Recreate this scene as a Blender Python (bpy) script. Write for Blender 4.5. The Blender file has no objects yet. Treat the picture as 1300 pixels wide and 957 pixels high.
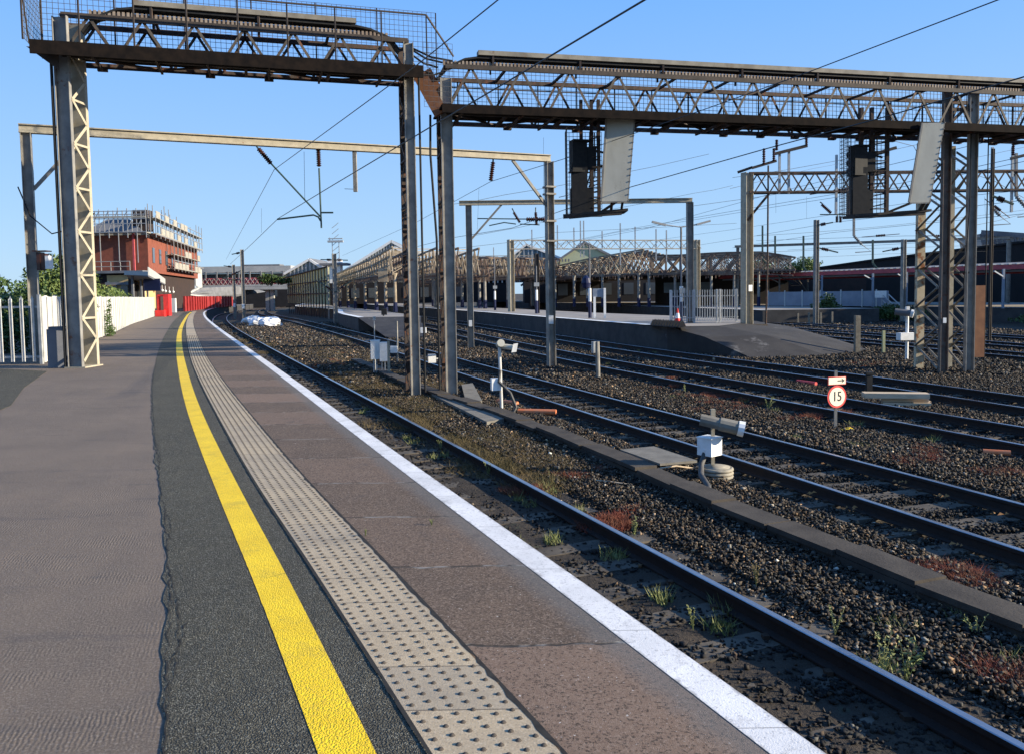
import bpy, math, random
import numpy as np
from mathutils import Vector, Matrix
random.seed(7); rng = np.random.default_rng(7)
sc = bpy.context.scene; C = sc.collection

# ---------------------------------------------------------------- camera
F, Y0, ROLL, H = 1030.0, 372.5, 0.015, 1.58
PITCH = math.atan((434 - Y0) / F)
cp, sp = math.cos(PITCH), math.sin(PITCH); cr, sr = math.cos(ROLL), math.sin(ROLL)
FW = Vector((0, cp, -sp)); R0 = Vector((1, 0, 0)); U0 = Vector((0, sp, cp))
RT = cr * R0 - sr * U0; UP = sr * R0 + cr * U0
cam = bpy.data.cameras.new('camera'); co = bpy.data.objects.new('camera', cam); C.objects.link(co)
co.matrix_world = Matrix(((RT.x, UP.x, -FW.x, 0), (RT.y, UP.y, -FW.y, 0), (RT.z, UP.z, -FW.z, H), (0, 0, 0, 1)))
cam.sensor_width = 36; cam.lens = F / 1300 * 36; cam.shift_y = -44.5 / 1300
cam.clip_start = 0.05; cam.clip_end = 5000
sc.camera = co
def ray(x, y): return FW + RT * ((x - 650) / F) - UP * ((y - 434) / F)
def P(x, y, z):                       # where the sight line of a measured point meets the level z
    d = ray(x, y); t = (z - H) / d.z; return Vector((d.x * t, d.y * t, z))
def D(x, y, Y):                       # ... or the upright plane at distance Y
    d = ray(x, y); t = Y / d.y; return Vector((d.x * t, Y, H + d.z * t))

# ---------------------------------------------------------------- light
sc.view_settings.view_transform = 'Standard'; sc.view_settings.look = 'None'; sc.view_settings.gamma = 1
sc.view_settings.exposure = 1.12
EL, AZ = math.radians(18), math.radians(9)       # sun low on the right, a little behind
sd = Vector((math.cos(EL) * math.cos(AZ), -math.cos(EL) * math.sin(AZ), math.sin(EL)))
w = bpy.data.worlds.new('World'); sc.world = w; w.use_nodes = True
nt = w.node_tree; bg = nt.nodes['Background']; sky = nt.nodes.new('ShaderNodeTexSky')
sky.sky_type = 'NISHITA'; sky.sun_disc = False; sky.sun_elevation = EL
sky.sun_rotation = math.atan2(sd.x, sd.y); sky.air_density = 1.0; sky.dust_density = 0.3; sky.ozone_density = 3.0
tc = nt.nodes.new('ShaderNodeTexCoord'); sx = nt.nodes.new('ShaderNodeSeparateXYZ'); nt.links.new(tc.outputs['Generated'], sx.inputs[0])
rp = nt.nodes.new('ShaderNodeValToRGB'); nt.links.new(sx.outputs[2], rp.inputs[0])      # clear morning air: pale at the horizon, blue above
rp.color_ramp.elements[0].position = 0.0; rp.color_ramp.elements[0].color = (3.0, 4.5, 6.1, 1)
rp.color_ramp.elements[1].position = 0.9; rp.color_ramp.elements[1].color = (0.75, 2.1, 5.4, 1)
e_ = rp.color_ramp.elements.new(0.36); e_.color = (1.15, 3.05, 7.0, 1)
mx = nt.nodes.new('ShaderNodeMix'); mx.data_type = 'RGBA'; mx.inputs[0].default_value = 0.85
nt.links.new(sky.outputs[0], mx.inputs[6]); nt.links.new(rp.outputs[0], mx.inputs[7])
nt.links.new(mx.outputs[2], bg.inputs[0]); bg.inputs[1].default_value = 0.075
sl = bpy.data.lights.new('sun', 'SUN'); sl.energy = 5.0; sl.angle = math.radians(0.55); sl.color = (1, 0.88, 0.69)
so = bpy.data.objects.new('sun', sl); C.objects.link(so); so.rotation_mode = 'QUATERNION'
so.rotation_quaternion = sd.to_track_quat('Z', 'Y')

# ---------------------------------------------------------------- materials
def mat(name, c1, c2=None, rough=0.8, scale=4.0, metal=0.0, bump=0.0, bscale=40.0, c3=None, s3=1.0, t3=0.6, attr=None, spec=0.3, lo=0.35, hi=0.65, stretch=None, alpha=None):
    m = bpy.data.materials.new(name); m.use_nodes = True; n = m.node_tree; b = n.nodes['Principled BSDF']
    b.inputs['Roughness'].default_value = rough; b.inputs['Metallic'].default_value = metal
    b.inputs['Specular IOR Level'].default_value = spec
    def noise(s, det=6, rg=0.6, vec=None):
        t = n.nodes.new('ShaderNodeTexNoise'); t.inputs['Scale'].default_value = s; t.inputs['Detail'].default_value = det; t.inputs['Roughness'].default_value = rg
        n.links.new(vec if vec else pos, t.inputs['Vector']); return t.outputs['Fac']
    g = n.nodes.new('ShaderNodeNewGeometry'); pos = g.outputs['Position']
    if stretch:
        mp = n.nodes.new('ShaderNodeMapping'); mp.inputs['Scale'].default_value = stretch; n.links.new(pos, mp.inputs['Vector']); pos = mp.outputs[0]
    def mix(f, a, c):
        x = n.nodes.new('ShaderNodeMix'); x.data_type = 'RGBA'; n.links.new(f, x.inputs['Factor'])
        for i, v in ((6, a), (7, c)):
            if isinstance(v, tuple): x.inputs[i].default_value = (*v, 1)
            else: n.links.new(v, x.inputs[i])
        return x.outputs[2]
    def ramp(f, a, c):
        r = n.nodes.new('ShaderNodeMapRange'); r.inputs['From Min'].default_value = a; r.inputs['From Max'].default_value = c; n.links.new(f, r.inputs['Value']); return r.outputs[0]
    col = c1
    if attr:
        a = n.nodes.new('ShaderNodeAttribute'); a.attribute_name = attr; col = a.outputs['Color']
    if c2: col = mix(ramp(noise(scale), lo, hi), col, c2)
    if c3: col = mix(ramp(noise(s3, 8, 0.7), t3, t3 + 0.08), col, c3)
    if isinstance(col, tuple): b.inputs['Base Color'].default_value = (*col, 1)
    else: n.links.new(col, b.inputs['Base Color'])
    if bump:
        bp = n.nodes.new('ShaderNodeBump'); bp.inputs['Strength'].default_value = 1; bp.inputs['Distance'].default_value = bump
        n.links.new(noise(bscale, 5, 0.65), bp.inputs['Height']); n.links.new(bp.outputs[0], b.inputs['Normal'])
    m['x'] = 1
    return m
M = {}
M['steel'] = mat('weathered_steel', (0.28, 0.265, 0.23), (0.17, 0.16, 0.145), 0.6, 3, bump=0.002, bscale=60, c3=(0.16, 0.06, 0.03), s3=5, t3=0.62)
M['truss_steel'] = mat('truss_steel', (0.085, 0.075, 0.062), (0.035, 0.028, 0.024), 0.7, 4, c3=(0.15, 0.06, 0.03), s3=6, t3=0.58)
M['steelg'] = mat('grey_steel', (0.24, 0.235, 0.215), (0.15, 0.145, 0.14), 0.6, 3, bump=0.002, bscale=60, c3=(0.13, 0.06, 0.035), s3=4, t3=0.6)
M['brownsteel'] = mat('brown_grey_steel', (0.17, 0.14, 0.115), (0.10, 0.08, 0.066), 0.7, 4, c3=(0.15, 0.06, 0.035), s3=5, t3=0.56)
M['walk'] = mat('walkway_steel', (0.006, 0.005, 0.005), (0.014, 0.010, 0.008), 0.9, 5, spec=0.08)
M['cream'] = mat('cream_steel', (0.40, 0.355, 0.265), (0.30, 0.265, 0.195), 0.6, 5, bump=0.002, bscale=60, c3=(0.24, 0.10, 0.04), s3=6, t3=0.64)
M['rust'] = mat('rusty_steel', (0.035, 0.022, 0.018), (0.07, 0.055, 0.045), 0.8, 6, bump=0.003, bscale=50, c3=(0.13, 0.05, 0.025), s3=9, t3=0.55)
M['rustcream'] = mat('flaking_cream_steel', (0.50, 0.43, 0.30), (0.44, 0.36, 0.24), 0.7, 4, bump=0.002, bscale=60, c3=(0.25, 0.09, 0.03), s3=4, t3=0.53)
M['rustpanel'] = mat('brown_rust', (0.27, 0.12, 0.055), (0.19, 0.08, 0.04), 0.8, 5)
M['dark'] = mat('dark_steel', (0.03, 0.026, 0.023), (0.055, 0.042, 0.034), 0.75, 6, bump=0.002)
M['black'] = mat('black_metal', (0.010, 0.011, 0.013), (0.02, 0.02, 0.02), 0.65, 8, spec=0.2)
M['tray'] = mat('grey_trunking', (0.22, 0.205, 0.17), (0.13, 0.12, 0.10), 0.75, 2.5, c3=(0.14, 0.09, 0.05), s3=5, t3=0.6)
M['ladder'] = mat('ribbed_tray', (0.26, 0.22, 0.18), (0.16, 0.12, 0.09), 0.8, 4)
M['mesh'] = mat('mesh_wire', (0.07, 0.07, 0.075), None, 0.6)
M['wire'] = mat('wire', (0.04, 0.045, 0.045), None, 0.5)
M['insul'] = mat('insulator_brown', (0.05, 0.02, 0.015), None, 0.3)
M['green'] = mat('green_tube', (0.03, 0.06, 0.055), None, 0.5)
M['board'] = mat('backing_board', (0.42, 0.41, 0.35), (0.34, 0.33, 0.28), 0.7, 2.2, c3=(0.22, 0.2, 0.16), s3=3, t3=0.62, stretch=(1, 1, 0.4))
M['white'] = mat('white_paint', (0.78, 0.78, 0.76), (0.66, 0.66, 0.63), 0.6, 8)
M['fencew'] = mat('white_hoarding', (0.62, 0.61, 0.57), (0.52, 0.51, 0.47), 0.55, 1.5, c3=(0.45, 0.43, 0.38), s3=2.2, t3=0.66, stretch=(1, 1, 0.3))
M['galv'] = mat('galvanised', (0.42, 0.43, 0.43), (0.3, 0.31, 0.31), 0.45, 6, metal=0.3)
M['galvw'] = mat('galvanised_pale', (0.55, 0.55, 0.53), (0.42, 0.42, 0.40), 0.5, 6)
M['railside'] = mat('rail_side', (0.016, 0.012, 0.011), (0.028, 0.018, 0.014), 0.85, 9)
M['railtop'] = mat('rail_head', (0.42, 0.43, 0.46), (0.33, 0.33, 0.36), 0.28, 2, metal=0.85)
M['sleeper'] = mat('concrete_sleeper', (0.115, 0.098, 0.076), (0.052, 0.044, 0.036), 0.9, 3, bump=0.004, bscale=30)
M['clip'] = mat('rail_clip', (0.025, 0.018, 0.014), (0.06, 0.035, 0.02), 0.8, 1.2)
M['stone'] = mat('ballast_stone', (0.1, 0.1, 0.1), None, 0.85, attr='col')
M['ground'] = mat('ballast_ground', (0.036, 0.03, 0.024), (0.055, 0.047, 0.034), 0.95, 1.3, bump=0.05, bscale=12, c3=(0.10, 0.085, 0.06), s3=22, t3=0.58)
M['silt'] = mat('silted_ballast', (0.030, 0.024, 0.018), (0.055, 0.042, 0.03), 0.95, 1.1, bump=0.03, bscale=25, c3=(0.045, 0.05, 0.03), s3=2, t3=0.58)
M['trough'] = mat('trough_concrete', (0.072, 0.060, 0.047), (0.036, 0.030, 0.025), 0.92, 2.5, bump=0.005, bscale=40)
M['slabg'] = mat('old_slab', (0.20, 0.185, 0.155), (0.13, 0.12, 0.10), 0.9, 4, bump=0.004)
M['slabw'] = mat('pale_concrete', (0.36, 0.35, 0.32), (0.26, 0.26, 0.24), 0.85, 5, bump=0.003)
M['kerbface'] = mat('platform_face', (0.06, 0.058, 0.056), (0.035, 0.034, 0.035), 0.9, 1.4, bump=0.01, bscale=9, c3=(0.3, 0.3, 0.3), s3=1.4, t3=0.66)
M['plat2'] = mat('far_platform', (0.30, 0.27, 0.23), (0.24, 0.21, 0.18), 0.9, 0.5)
M['ramp'] = mat('ramp_concrete', (0.042, 0.039, 0.037), (0.026, 0.024, 0.024), 0.9, 1.2, c3=(0.13, 0.125, 0.12), s3=0.7, t3=0.6, bump=0.006, bscale=20)
M['brick'] = mat('red_brick', (0.23, 0.072, 0.045), (0.17, 0.055, 0.036), 0.9, 2)
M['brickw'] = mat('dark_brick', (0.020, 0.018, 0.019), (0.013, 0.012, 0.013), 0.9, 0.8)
M['brownbrick'] = mat('brown_brick', (0.045, 0.028, 0.024), (0.03, 0.022, 0.02), 0.9, 1.4)
M['yellowb'] = mat('yellow_brick', (0.50, 0.36, 0.17), (0.40, 0.28, 0.14), 0.9, 0.8, c3=(0.7, 0.62, 0.45), s3=0.5, t3=0.58)
M['slate'] = mat('roof_grey', (0.16, 0.165, 0.18), (0.11, 0.115, 0.125), 0.8, 1)
M['paleroof'] = mat('pale_roof', (0.42, 0.42, 0.40), (0.32, 0.33, 0.32), 0.8, 0.5)
M['glass'] = mat('dark_glass', (0.06, 0.07, 0.08), None, 0.15, spec=0.6)
M['glassg'] = mat('dusty_glass', (0.16, 0.20, 0.21), (0.09, 0.12, 0.13), 0.4, 0.6)
M['scaf'] = mat('scaffold_tube', (0.30, 0.30, 0.30), None, 0.45, metal=0.3)
M['board2'] = mat('scaffold_board', (0.38, 0.36, 0.31), (0.24, 0.22, 0.18), 0.9, 3)
M['red'] = mat('red_paint', (0.62, 0.03, 0.03), (0.5, 0.025, 0.025), 0.5, 3)
M['redd'] = mat('dull_red', (0.30, 0.03, 0.03), (0.22, 0.02, 0.02), 0.6, 2)
M['redpink'] = mat('faded_red', (0.42, 0.09, 0.10), (0.34, 0.06, 0.07), 0.6, 2)
M['timberl'] = mat('tan_truss_timber', (0.34, 0.28, 0.20), (0.19, 0.145, 0.10), 0.85, 1.2, c3=(0.42, 0.40, 0.34), s3=1.8, t3=0.55)  # tan-brown timber mottled with pale grey
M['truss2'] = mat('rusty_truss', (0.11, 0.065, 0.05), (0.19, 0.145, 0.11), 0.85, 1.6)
M['greenwall'] = mat('pale_green_wall', (0.42, 0.43, 0.27), (0.35, 0.37, 0.24), 0.85, 0.4)
M['bluep'] = mat('blue_paint', (0.007, 0.012, 0.05), None, 0.5)
M['bluegrey'] = mat('blue_grey_panel', (0.22, 0.26, 0.31), (0.17, 0.2, 0.25), 0.6, 1)
M['yellowp'] = mat('yellow_green_paint', (0.6, 0.62, 0.06), None, 0.6)
M['orange'] = mat('orange_pipe', (0.62, 0.17, 0.06), (0.5, 0.2, 0.1), 0.6, 8)
M['cable'] = mat('black_cable', (0.045, 0.045, 0.045), (0.08, 0.075, 0.07), 0.6, 12)
M['coil'] = mat('beige_coil', (0.30, 0.27, 0.21), (0.2, 0.18, 0.14), 0.7, 12)
M['bag'] = mat('white_bag', (0.78, 0.78, 0.77), (0.6, 0.6, 0.6), 0.6, 6, bump=0.03, bscale=9)
M['leafd'] = mat('dark_leaf', (0.035, 0.065, 0.018), (0.06, 0.10, 0.025), 0.6, 1.2)
M['leafm'] = mat('mid_leaf', (0.085, 0.13, 0.03), (0.14, 0.18, 0.05), 0.6, 1.5)
M['leafl'] = mat('weed_leaf', (0.14, 0.17, 0.05), (0.22, 0.22, 0.09), 0.7, 4)
M['redweed'] = mat('red_stonecrop', (0.20, 0.048, 0.028), (0.17, 0.075, 0.04), 0.8, 3)
M['straw'] = mat('dry_straw', (0.15, 0.110, 0.052), (0.085, 0.070, 0.030), 0.9, 1.5)
M['bark'] = mat('bark', (0.10, 0.08, 0.06), (0.06, 0.05, 0.04), 0.95, 6)
M['leafbrown'] = mat('dead_leaf', (0.34, 0.17, 0.06), (0.22, 0.11, 0.04), 0.8, 9)
M['stake'] = mat('old_wood', (0.24, 0.21, 0.16), (0.15, 0.13, 0.1), 0.9, 9)
M['wooden'] = mat('pale_timber', (0.55, 0.43, 0.30), (0.42, 0.33, 0.22), 0.85, 3, stretch=(1, 1, 6))
M['signface'] = mat('sign_cream', (0.80, 0.72, 0.55), None, 0.5)
M['signred'] = mat('sign_red', (0.65, 0.07, 0.06), None, 0.5)
M['ink'] = mat('sign_black', (0.01, 0.01, 0.01), None, 0.6)
M['lamp'] = mat('lens_white', (0.8, 0.8, 0.8), None, 0.2)

# ---------------------------------------------------------------- object helpers
LOC = {}
class MB:
    def __init__(s): s.v = []; s.f = []
    def add(s, vs, fs):
        o = len(s.v); s.v += [tuple(v) for v in vs]; s.f += [tuple(i + o for i in f) for f in fs]
    def box(s, c, d, rz=0.0, ux=None):
        x, y, z = [q / 2 for q in d]; c = Vector(c); cz, sz = math.cos(rz), math.sin(rz)
        vs = []
        for k in (-z, z):
            for (a, b) in ((-x, -y), (x, -y), (x, y), (-x, y)):
                vs.append((c.x + a * cz - b * sz, c.y + a * sz + b * cz, c.z + k))
        s.add(vs, [(0, 3, 2, 1), (4, 5, 6, 7), (0, 1, 5, 4), (1, 2, 6, 5), (2, 3, 7, 6), (3, 0, 4, 7)])
    def frame(s, a, b, up=None):
        a, b = Vector(a), Vector(b); d = (b - a).normalized()
        u = Vector(up) if up else (Vector((0, 0, 1)) if abs(d.z) < 0.95 else Vector((0, 1, 0)))
        x = d.cross(u).normalized(); return a, b, d, x, x.cross(d).normalized()
    def bar(s, a, b, w_, h_=None, up=None):
        h_ = h_ or w_; a, b, d, x, u = s.frame(a, b, up)
        vs = []
        for p in (a, b):
            for (i, j) in ((-1, -1), (1, -1), (1, 1), (-1, 1)): vs.append(p + x * (i * w_ / 2) + u * (j * h_ / 2))
        s.add(vs, [(0, 1, 2, 3), (7, 6, 5, 4), (0, 4, 5, 1), (1, 5, 6, 2), (2, 6, 7, 3), (3, 7, 4, 0)])
    def ang(s, a, b, w_, t, up=None):       # an L-section
        a, b, d, x, u = s.frame(a, b, up)
        s.bar(a + u * (w_ / 2), b + u * (w_ / 2), t, w_, up); s.bar(a + x * (w_ / 2 + t / 2), b + x * (w_ / 2 + t / 2), w_, t, up)
    def tube(s, pts, r, n=8, cap=True):
        pts = [Vector(p) for p in pts]; rr = r if isinstance(r, (list, tuple)) else [r] * len(pts)
        o = len(s.v); u = None
        for i, p in enumerate(pts):
            d = (pts[min(i + 1, len(pts) - 1)] - pts[max(i - 1, 0)]).normalized()
            if u is None: u = d.orthogonal().normalized()
            u = (u - d * u.dot(d)).normalized(); x = d.cross(u)
            for k in range(n):
                a = 2 * math.pi * k / n; s.v.append(tuple(p + (u * math.cos(a) + x * math.sin(a)) * rr[i]))
        for i in range(len(pts) - 1):
            for k in range(n):
                q = (k + 1) % n; s.f.append((o + i * n + k, o + i * n + q, o + (i + 1) * n + q, o + (i + 1) * n + k))
        if cap:
            s.f.append(tuple(o + k for k in reversed(range(n)))); s.f.append(tuple(o + (len(pts) - 1) * n + k for k in range(n)))
    def poly(s, pts, t):                    # planar polygon given thickness t (Vector)
        pts = [Vector(p) for p in pts]; t = Vector(t); n = len(pts)
        s.add(pts + [p + t for p in pts], [tuple(range(n)), tuple(reversed(range(n, 2 * n)))] + [(i, (i + 1) % n + 0, (i + 1) % n + n, i + n)[::-1] for i in range(n)])
    def lathe(s, c, prof, n=12):
        o = len(s.v); c = Vector(c)
        for (r, z) in prof:
            for k in range(n):
                a = 2 * math.pi * k / n; s.v.append((c.x + r * math.cos(a), c.y + r * math.sin(a), c.z + z))
        for i in range(len(prof) - 1):
            for k in range(n):
                q = (k + 1) % n; s.f.append((o + i * n + k, o + i * n + q, o + (i + 1) * n + q, o + (i + 1) * n + k))
        s.f.append(tuple(o + k for k in reversed(range(n)))); s.f.append(tuple(o + (len(prof) - 1) * n + k for k in range(n)))
    def insul(s, a, b, r=0.06, n=8):        # ribbed insulator
        a, b = Vector(a), Vector(b); pts = []; rr = []
        for i in range(n * 2 + 1):
            pts.append(a.lerp(b, i / (n * 2))); rr.append(r if i % 2 else r * 0.45)
        s.tube(pts, rr, 8)
    def build(s, name, m, parent=None, smooth=False, local=False):
        off = Vector((0, 0, 0))
        if parent is not None:
            off = Vector(LOC.get(parent.name, (0, 0, 0)))
        me = bpy.data.meshes.new(name)
        v = np.array(s.v, dtype=np.float64).reshape(-1, 3)
        if not local: v = v - np.array(off)
        me.from_pydata(v.tolist(), [], s.f); me.update()
        if smooth: me.polygons.foreach_set('use_smooth', [True] * len(me.polygons))
        me.materials.append(M[m] if isinstance(m, str) else m)
        o = bpy.data.objects.new(name, me); C.objects.link(o)
        if parent is not None:
            o.parent = parent; LOC[o.name] = tuple(off)
        return o
def tag(o, label=None, cat=None, group=None, kind=None):
    if label: o['label'] = label
    if cat: o['category'] = cat
    if group: o['group'] = group
    if kind: o['kind'] = kind
    return o
def thing(name, label, cat, loc=(0, 0, 0), group=None):
    o = bpy.data.objects.new(name, None); C.objects.link(o); o.location = loc; o.empty_display_size = 0.1
    LOC[o.name] = tuple(loc); return tag(o, label, cat, group)
def struct(o): o['kind'] = 'structure'; return o
def solo(mb, name, m, label, cat, group=None, smooth=False, kind=None):
    """one-mesh thing with its origin at its base"""
    v = np.array(mb.v); c = (v.min(0) + v.max(0)) / 2; c[2] = v[:, 2].min()
    mb.v = [tuple(q) for q in (v - c)]
    o = mb.build(name, m, None, smooth); o.location = c; return tag(o, label, cat, group, kind)
def copy_tree(o, parent=None, loc=None, rz=None, label=None):
    c = o.copy(); C.objects.link(c); c.parent = parent
    if loc is not None: c.location = loc
    if rz is not None: c.rotation_euler.z = rz
    if label: c['label'] = label
    for ch in [q for q in o.children]: copy_tree(ch, c)
    return c

# ---------------------------------------------------------------- plan curves X(Y)
def curve(pts):
    ys = np.array([p[0] for p in pts], float); xs = np.array([p[1] for p in pts], float)
    m = np.gradient(xs, ys)
    def f(y):
        y = np.asarray(y, float); i = np.clip(np.searchsorted(ys, y) - 1, 0, len(ys) - 2)
        h = ys[i + 1] - ys[i]; t = (y - ys[i]) / h; t = np.clip(t, -2, 3)
        inside = (t >= 0) & (t <= 1); tc = np.clip(t, 0, 1)
        v = (2 * tc**3 - 3 * tc**2 + 1) * xs[i] + (tc**3 - 2 * tc**2 + tc) * h * m[i] + (-2 * tc**3 + 3 * tc**2) * xs[i + 1] + (tc**3 - tc**2) * h * m[i + 1]
        return v + np.where(t < 0, t * h * m[i], 0) + np.where(t > 1, (t - 1) * h * m[i + 1], 0)
    return f
fE = curve([(-6, 4.4), (3.18, .80), (7.48, -.97), (15.72, -4.33), (26.08, -8.6), (44.19, -16.05), (68.86, -25.95), (92.3, -34.8), (126.7, -46), (151, -52), (181, -57), (230, -62)])
fTL = curve([(-6, 3.4), (3.22, -.53), (4.66, -1.19), (6.64, -2.11), (9.99, -3.6), (17.76, -6.97), (31.8, -12.75), (76.4, -30.3), (95, -37.3)])
fYL = curve([(-6, 2.95), (3.23, -.92), (4.41, -1.45), (5.91, -2.14), (10.02, -4.0), (20.04, -8.3), (31.9, -13.2), (62.2, -25.1), (84, -33.4), (92, -36.3)])
fAS = curve([(-6, 2.4), (3.25, -1.46), (4.7, -2.06), (5.94, -2.62), (8.95, -4.0), (13.45, -6.02), (22.99, -10.07), (45.3, -19.1), (95, -38.3)])
f2 = curve([(-6, 10.2), (9, 5.16), (11.8, 4.2), (17.8, 2.02), (22.3, .42), (27, -1.25), (33, -3.3), (45, -7.5), (62, -13.7), (77, -19.4), (133, -40.7), (180, -53), (230, -60)])
f3 = curve([(-6, 15.2), (9, 10.2), (13, 8.8), (18, 7.0), (24.3, 4.85), (28, 3.6), (36, 1.2), (50, -2.6), (60, -5.2), (80, -11), (130, -27), (180, -41), (230, -52)])
fA = curve([(30, 8.6), (36, 6.9), (45, 4.4), (54, 1.9), (67, -1.6), (84, -6.5), (120, -18), (180, -36), (230, -50)])
f4 = curve([(-6, 17.0), (9, 13.4), (16.7, 11.35), (24.9, 8.9), (29.6, 7.3), (36.2, 5.25), (45, 2.8), (54, .3), (67, -3.2), (84, -8.1), (120, -19.6), (180, -37.6), (230, -51.5)])
f5 = curve([(-6, 26), (15, 21.6), (29.6, 18.7), (36, 17.4), (45, 15.6), (58, 12.6), (80, 7.5), (130, -5), (200, -25)])
ZR, ZB = -0.93, -1.105
def ribbon(name, fl, fr, y0, y1, step, z, m, label=None, jit=0.0, us=1.0, kind='structure', thick=0):
    ys = np.arange(y0, y1 + step, step); xl = fl(ys); xr = fr(ys)
    if jit: xl = xl + np.interp(np.arange(len(ys)), np.arange(0, len(ys), 1), rng.normal(0, jit, len(ys)))
    v = []; uv = []; arc = 0
    zz = z if callable(z) else (lambda x, y: z)
    K = max(1, int(us))
    for i, y in enumerate(ys):
        if i: arc += math.hypot(ys[i] - ys[i - 1], xr[i] - xr[i - 1])
        for k in range(K + 1):
            x = xl[i] + (xr[i] - xl[i]) * k / K; v.append((x, y, zz(x, y))); uv.append((x - xr[i], arc))
    f = [(i * (K + 1) + k, i * (K + 1) + k + 1, (i + 1) * (K + 1) + k + 1, (i + 1) * (K + 1) + k) for i in range(len(ys) - 1) for k in range(K)]
    me = bpy.data.meshes.new(name); me.from_pydata(v, [], f); me.update()
    ul = me.uv_layers.new(name='UVMap'); li = np.zeros(len(me.loops), dtype=np.int32); me.loops.foreach_get('vertex_index', li)
    ul.data.foreach_set('uv', np.array(uv)[li].ravel())
    me.materials.append(M[m] if isinstance(m, str) else m)
    o = bpy.data.objects.new(name, me); C.objects.link(o); o['kind'] = kind
    if label: o['label'] = label
    return o

# ---------------------------------------------------------------- platform materials
def nodes_mat(name, rough=0.9):
    m = bpy.data.materials.new(name); m.use_nodes = True; n = m.node_tree; b = n.nodes['Principled BSDF']; b.inputs['Roughness'].default_value = rough; b.inputs['Specular IOR Level'].default_value = 0.25
    return m, n, b
class NT:
    def __init__(s, n): s.n = n; s.g = n.nodes.new('ShaderNodeNewGeometry').outputs['Position']; s.uv = n.nodes.new('ShaderNodeUVMap').outputs[0]
    def lk(s, a, i):
        if isinstance(a, (int, float)): i.default_value = a
        elif isinstance(a, tuple): i.default_value = (*a, 1) if len(a) == 3 and len(i.default_value) == 4 else a
        else: s.n.links.new(a, i)
    def noise(s, sc_, det=5, rg=0.6, v=None, stretch=None, dist=0):
        t = s.n.nodes.new('ShaderNodeTexNoise'); v = v or s.g
        if stretch:
            mp = s.n.nodes.new('ShaderNodeMapping'); mp.inputs['Scale'].default_value = stretch[:3]
            if len(stretch) > 3: mp.inputs['Rotation'].default_value = (0, 0, stretch[3])
            s.lk(v, mp.inputs[0]); v = mp.outputs[0]
        s.lk(v, t.inputs['Vector']); t.inputs['Scale'].default_value = sc_; t.inputs['Detail'].default_value = det; t.inputs['Roughness'].default_value = rg; t.inputs['Distortion'].default_value = dist
        return t.outputs['Fac']
    def rng(s, f, a, b, c=0.0, d=1.0):
        r = s.n.nodes.new('ShaderNodeMapRange'); s.lk(f, r.inputs['Value'])
        for k, q in (('From Min', a), ('From Max', b), ('To Min', c), ('To Max', d)): r.inputs[k].default_value = q
        return r.outputs[0]
    def mix(s, f, a, b):
        x = s.n.nodes.new('ShaderNodeMix'); x.data_type = 'RGBA'; s.lk(f, x.inputs['Factor']); s.lk(a, x.inputs[6]); s.lk(b, x.inputs[7]); return x.outputs[2]
    def m(s, op, a, b=0.0, c=0.0):
        x = s.n.nodes.new('ShaderNodeMath'); x.operation = op; s.lk(a, x.inputs[0]); s.lk(b, x.inputs[1]); s.lk(c, x.inputs[2]); return x.outputs[0]
    def sep(s, v):
        x = s.n.nodes.new('ShaderNodeSeparateXYZ'); s.lk(v, x.inputs[0]); return x.outputs
    def bump(s, b, h, dist, prev=None):
        x = s.n.nodes.new('ShaderNodeBump'); x.inputs['Distance'].default_value = dist; s.lk(h, x.inputs['Height'])
        if prev: s.lk(prev, x.inputs['Normal'])
        s.lk(x.outputs[0], b.inputs['Normal']); return x.outputs[0]
def vor(t, scale, feat='F1'):
    x = t.n.nodes.new('ShaderNodeTexVoronoi'); x.feature = feat; x.inputs['Scale'].default_value = scale; t.lk(t.g, x.inputs['Vector']); return x
# brown raked asphalt
m, n, b = nodes_mat('brown_asphalt'); t = NT(n)
c = t.mix(t.rng(t.noise(0.9, 6), .35, .65), (0.160, 0.122, 0.091), (0.126, 0.098, 0.075))
c = t.mix(t.rng(t.noise(75, 3, .7), .48, .68, 0, .55), c, (0.30, 0.26, 0.215))
c = t.mix(t.rng(t.noise(95, 3, .7), .36, .46, .6, 0), c, (0.07, 0.055, 0.045))
c = t.mix(t.rng(t.noise(2.2, 8, .75, stretch=(.3, 1.4, 1, .1)), .56, .66, 0, .55), c, (0.075, 0.068, 0.066))
c = t.mix(t.rng(t.noise(4, 8, .8), .66, .69, 0, .6), c, (0.20, 0.18, 0.165))
t.lk(c, b.inputs['Base Color'])
wv = n.nodes.new('ShaderNodeTexWave'); wv.wave_type = 'BANDS'; wv.bands_direction = 'X'; wv.inputs['Scale'].default_value = 17; wv.inputs['Distortion'].default_value = 4.5; wv.inputs['Detail'].default_value = 2; wv.inputs['Detail Scale'].default_value = 1.2
mp = n.nodes.new('ShaderNodeMapping'); mp.inputs['Rotation'].default_value = (0, 0, -0.30); t.lk(t.g, mp.inputs[0]); t.lk(mp.outputs[0], wv.inputs['Vector'])
msk = t.rng(t.noise(2.0, 5, .7, stretch=(.5, 1.7, 1)), .46, .66)
h = t.m('MULTIPLY', wv.outputs['Fac'], msk)
p1 = t.bump(b, h, 0.0019); p2 = t.bump(b, t.noise(120, 4, .75), 0.0045, p1); t.bump(b, t.noise(1.2, 4, .6), 0.02, p2)
M['brownasph'] = m
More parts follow.
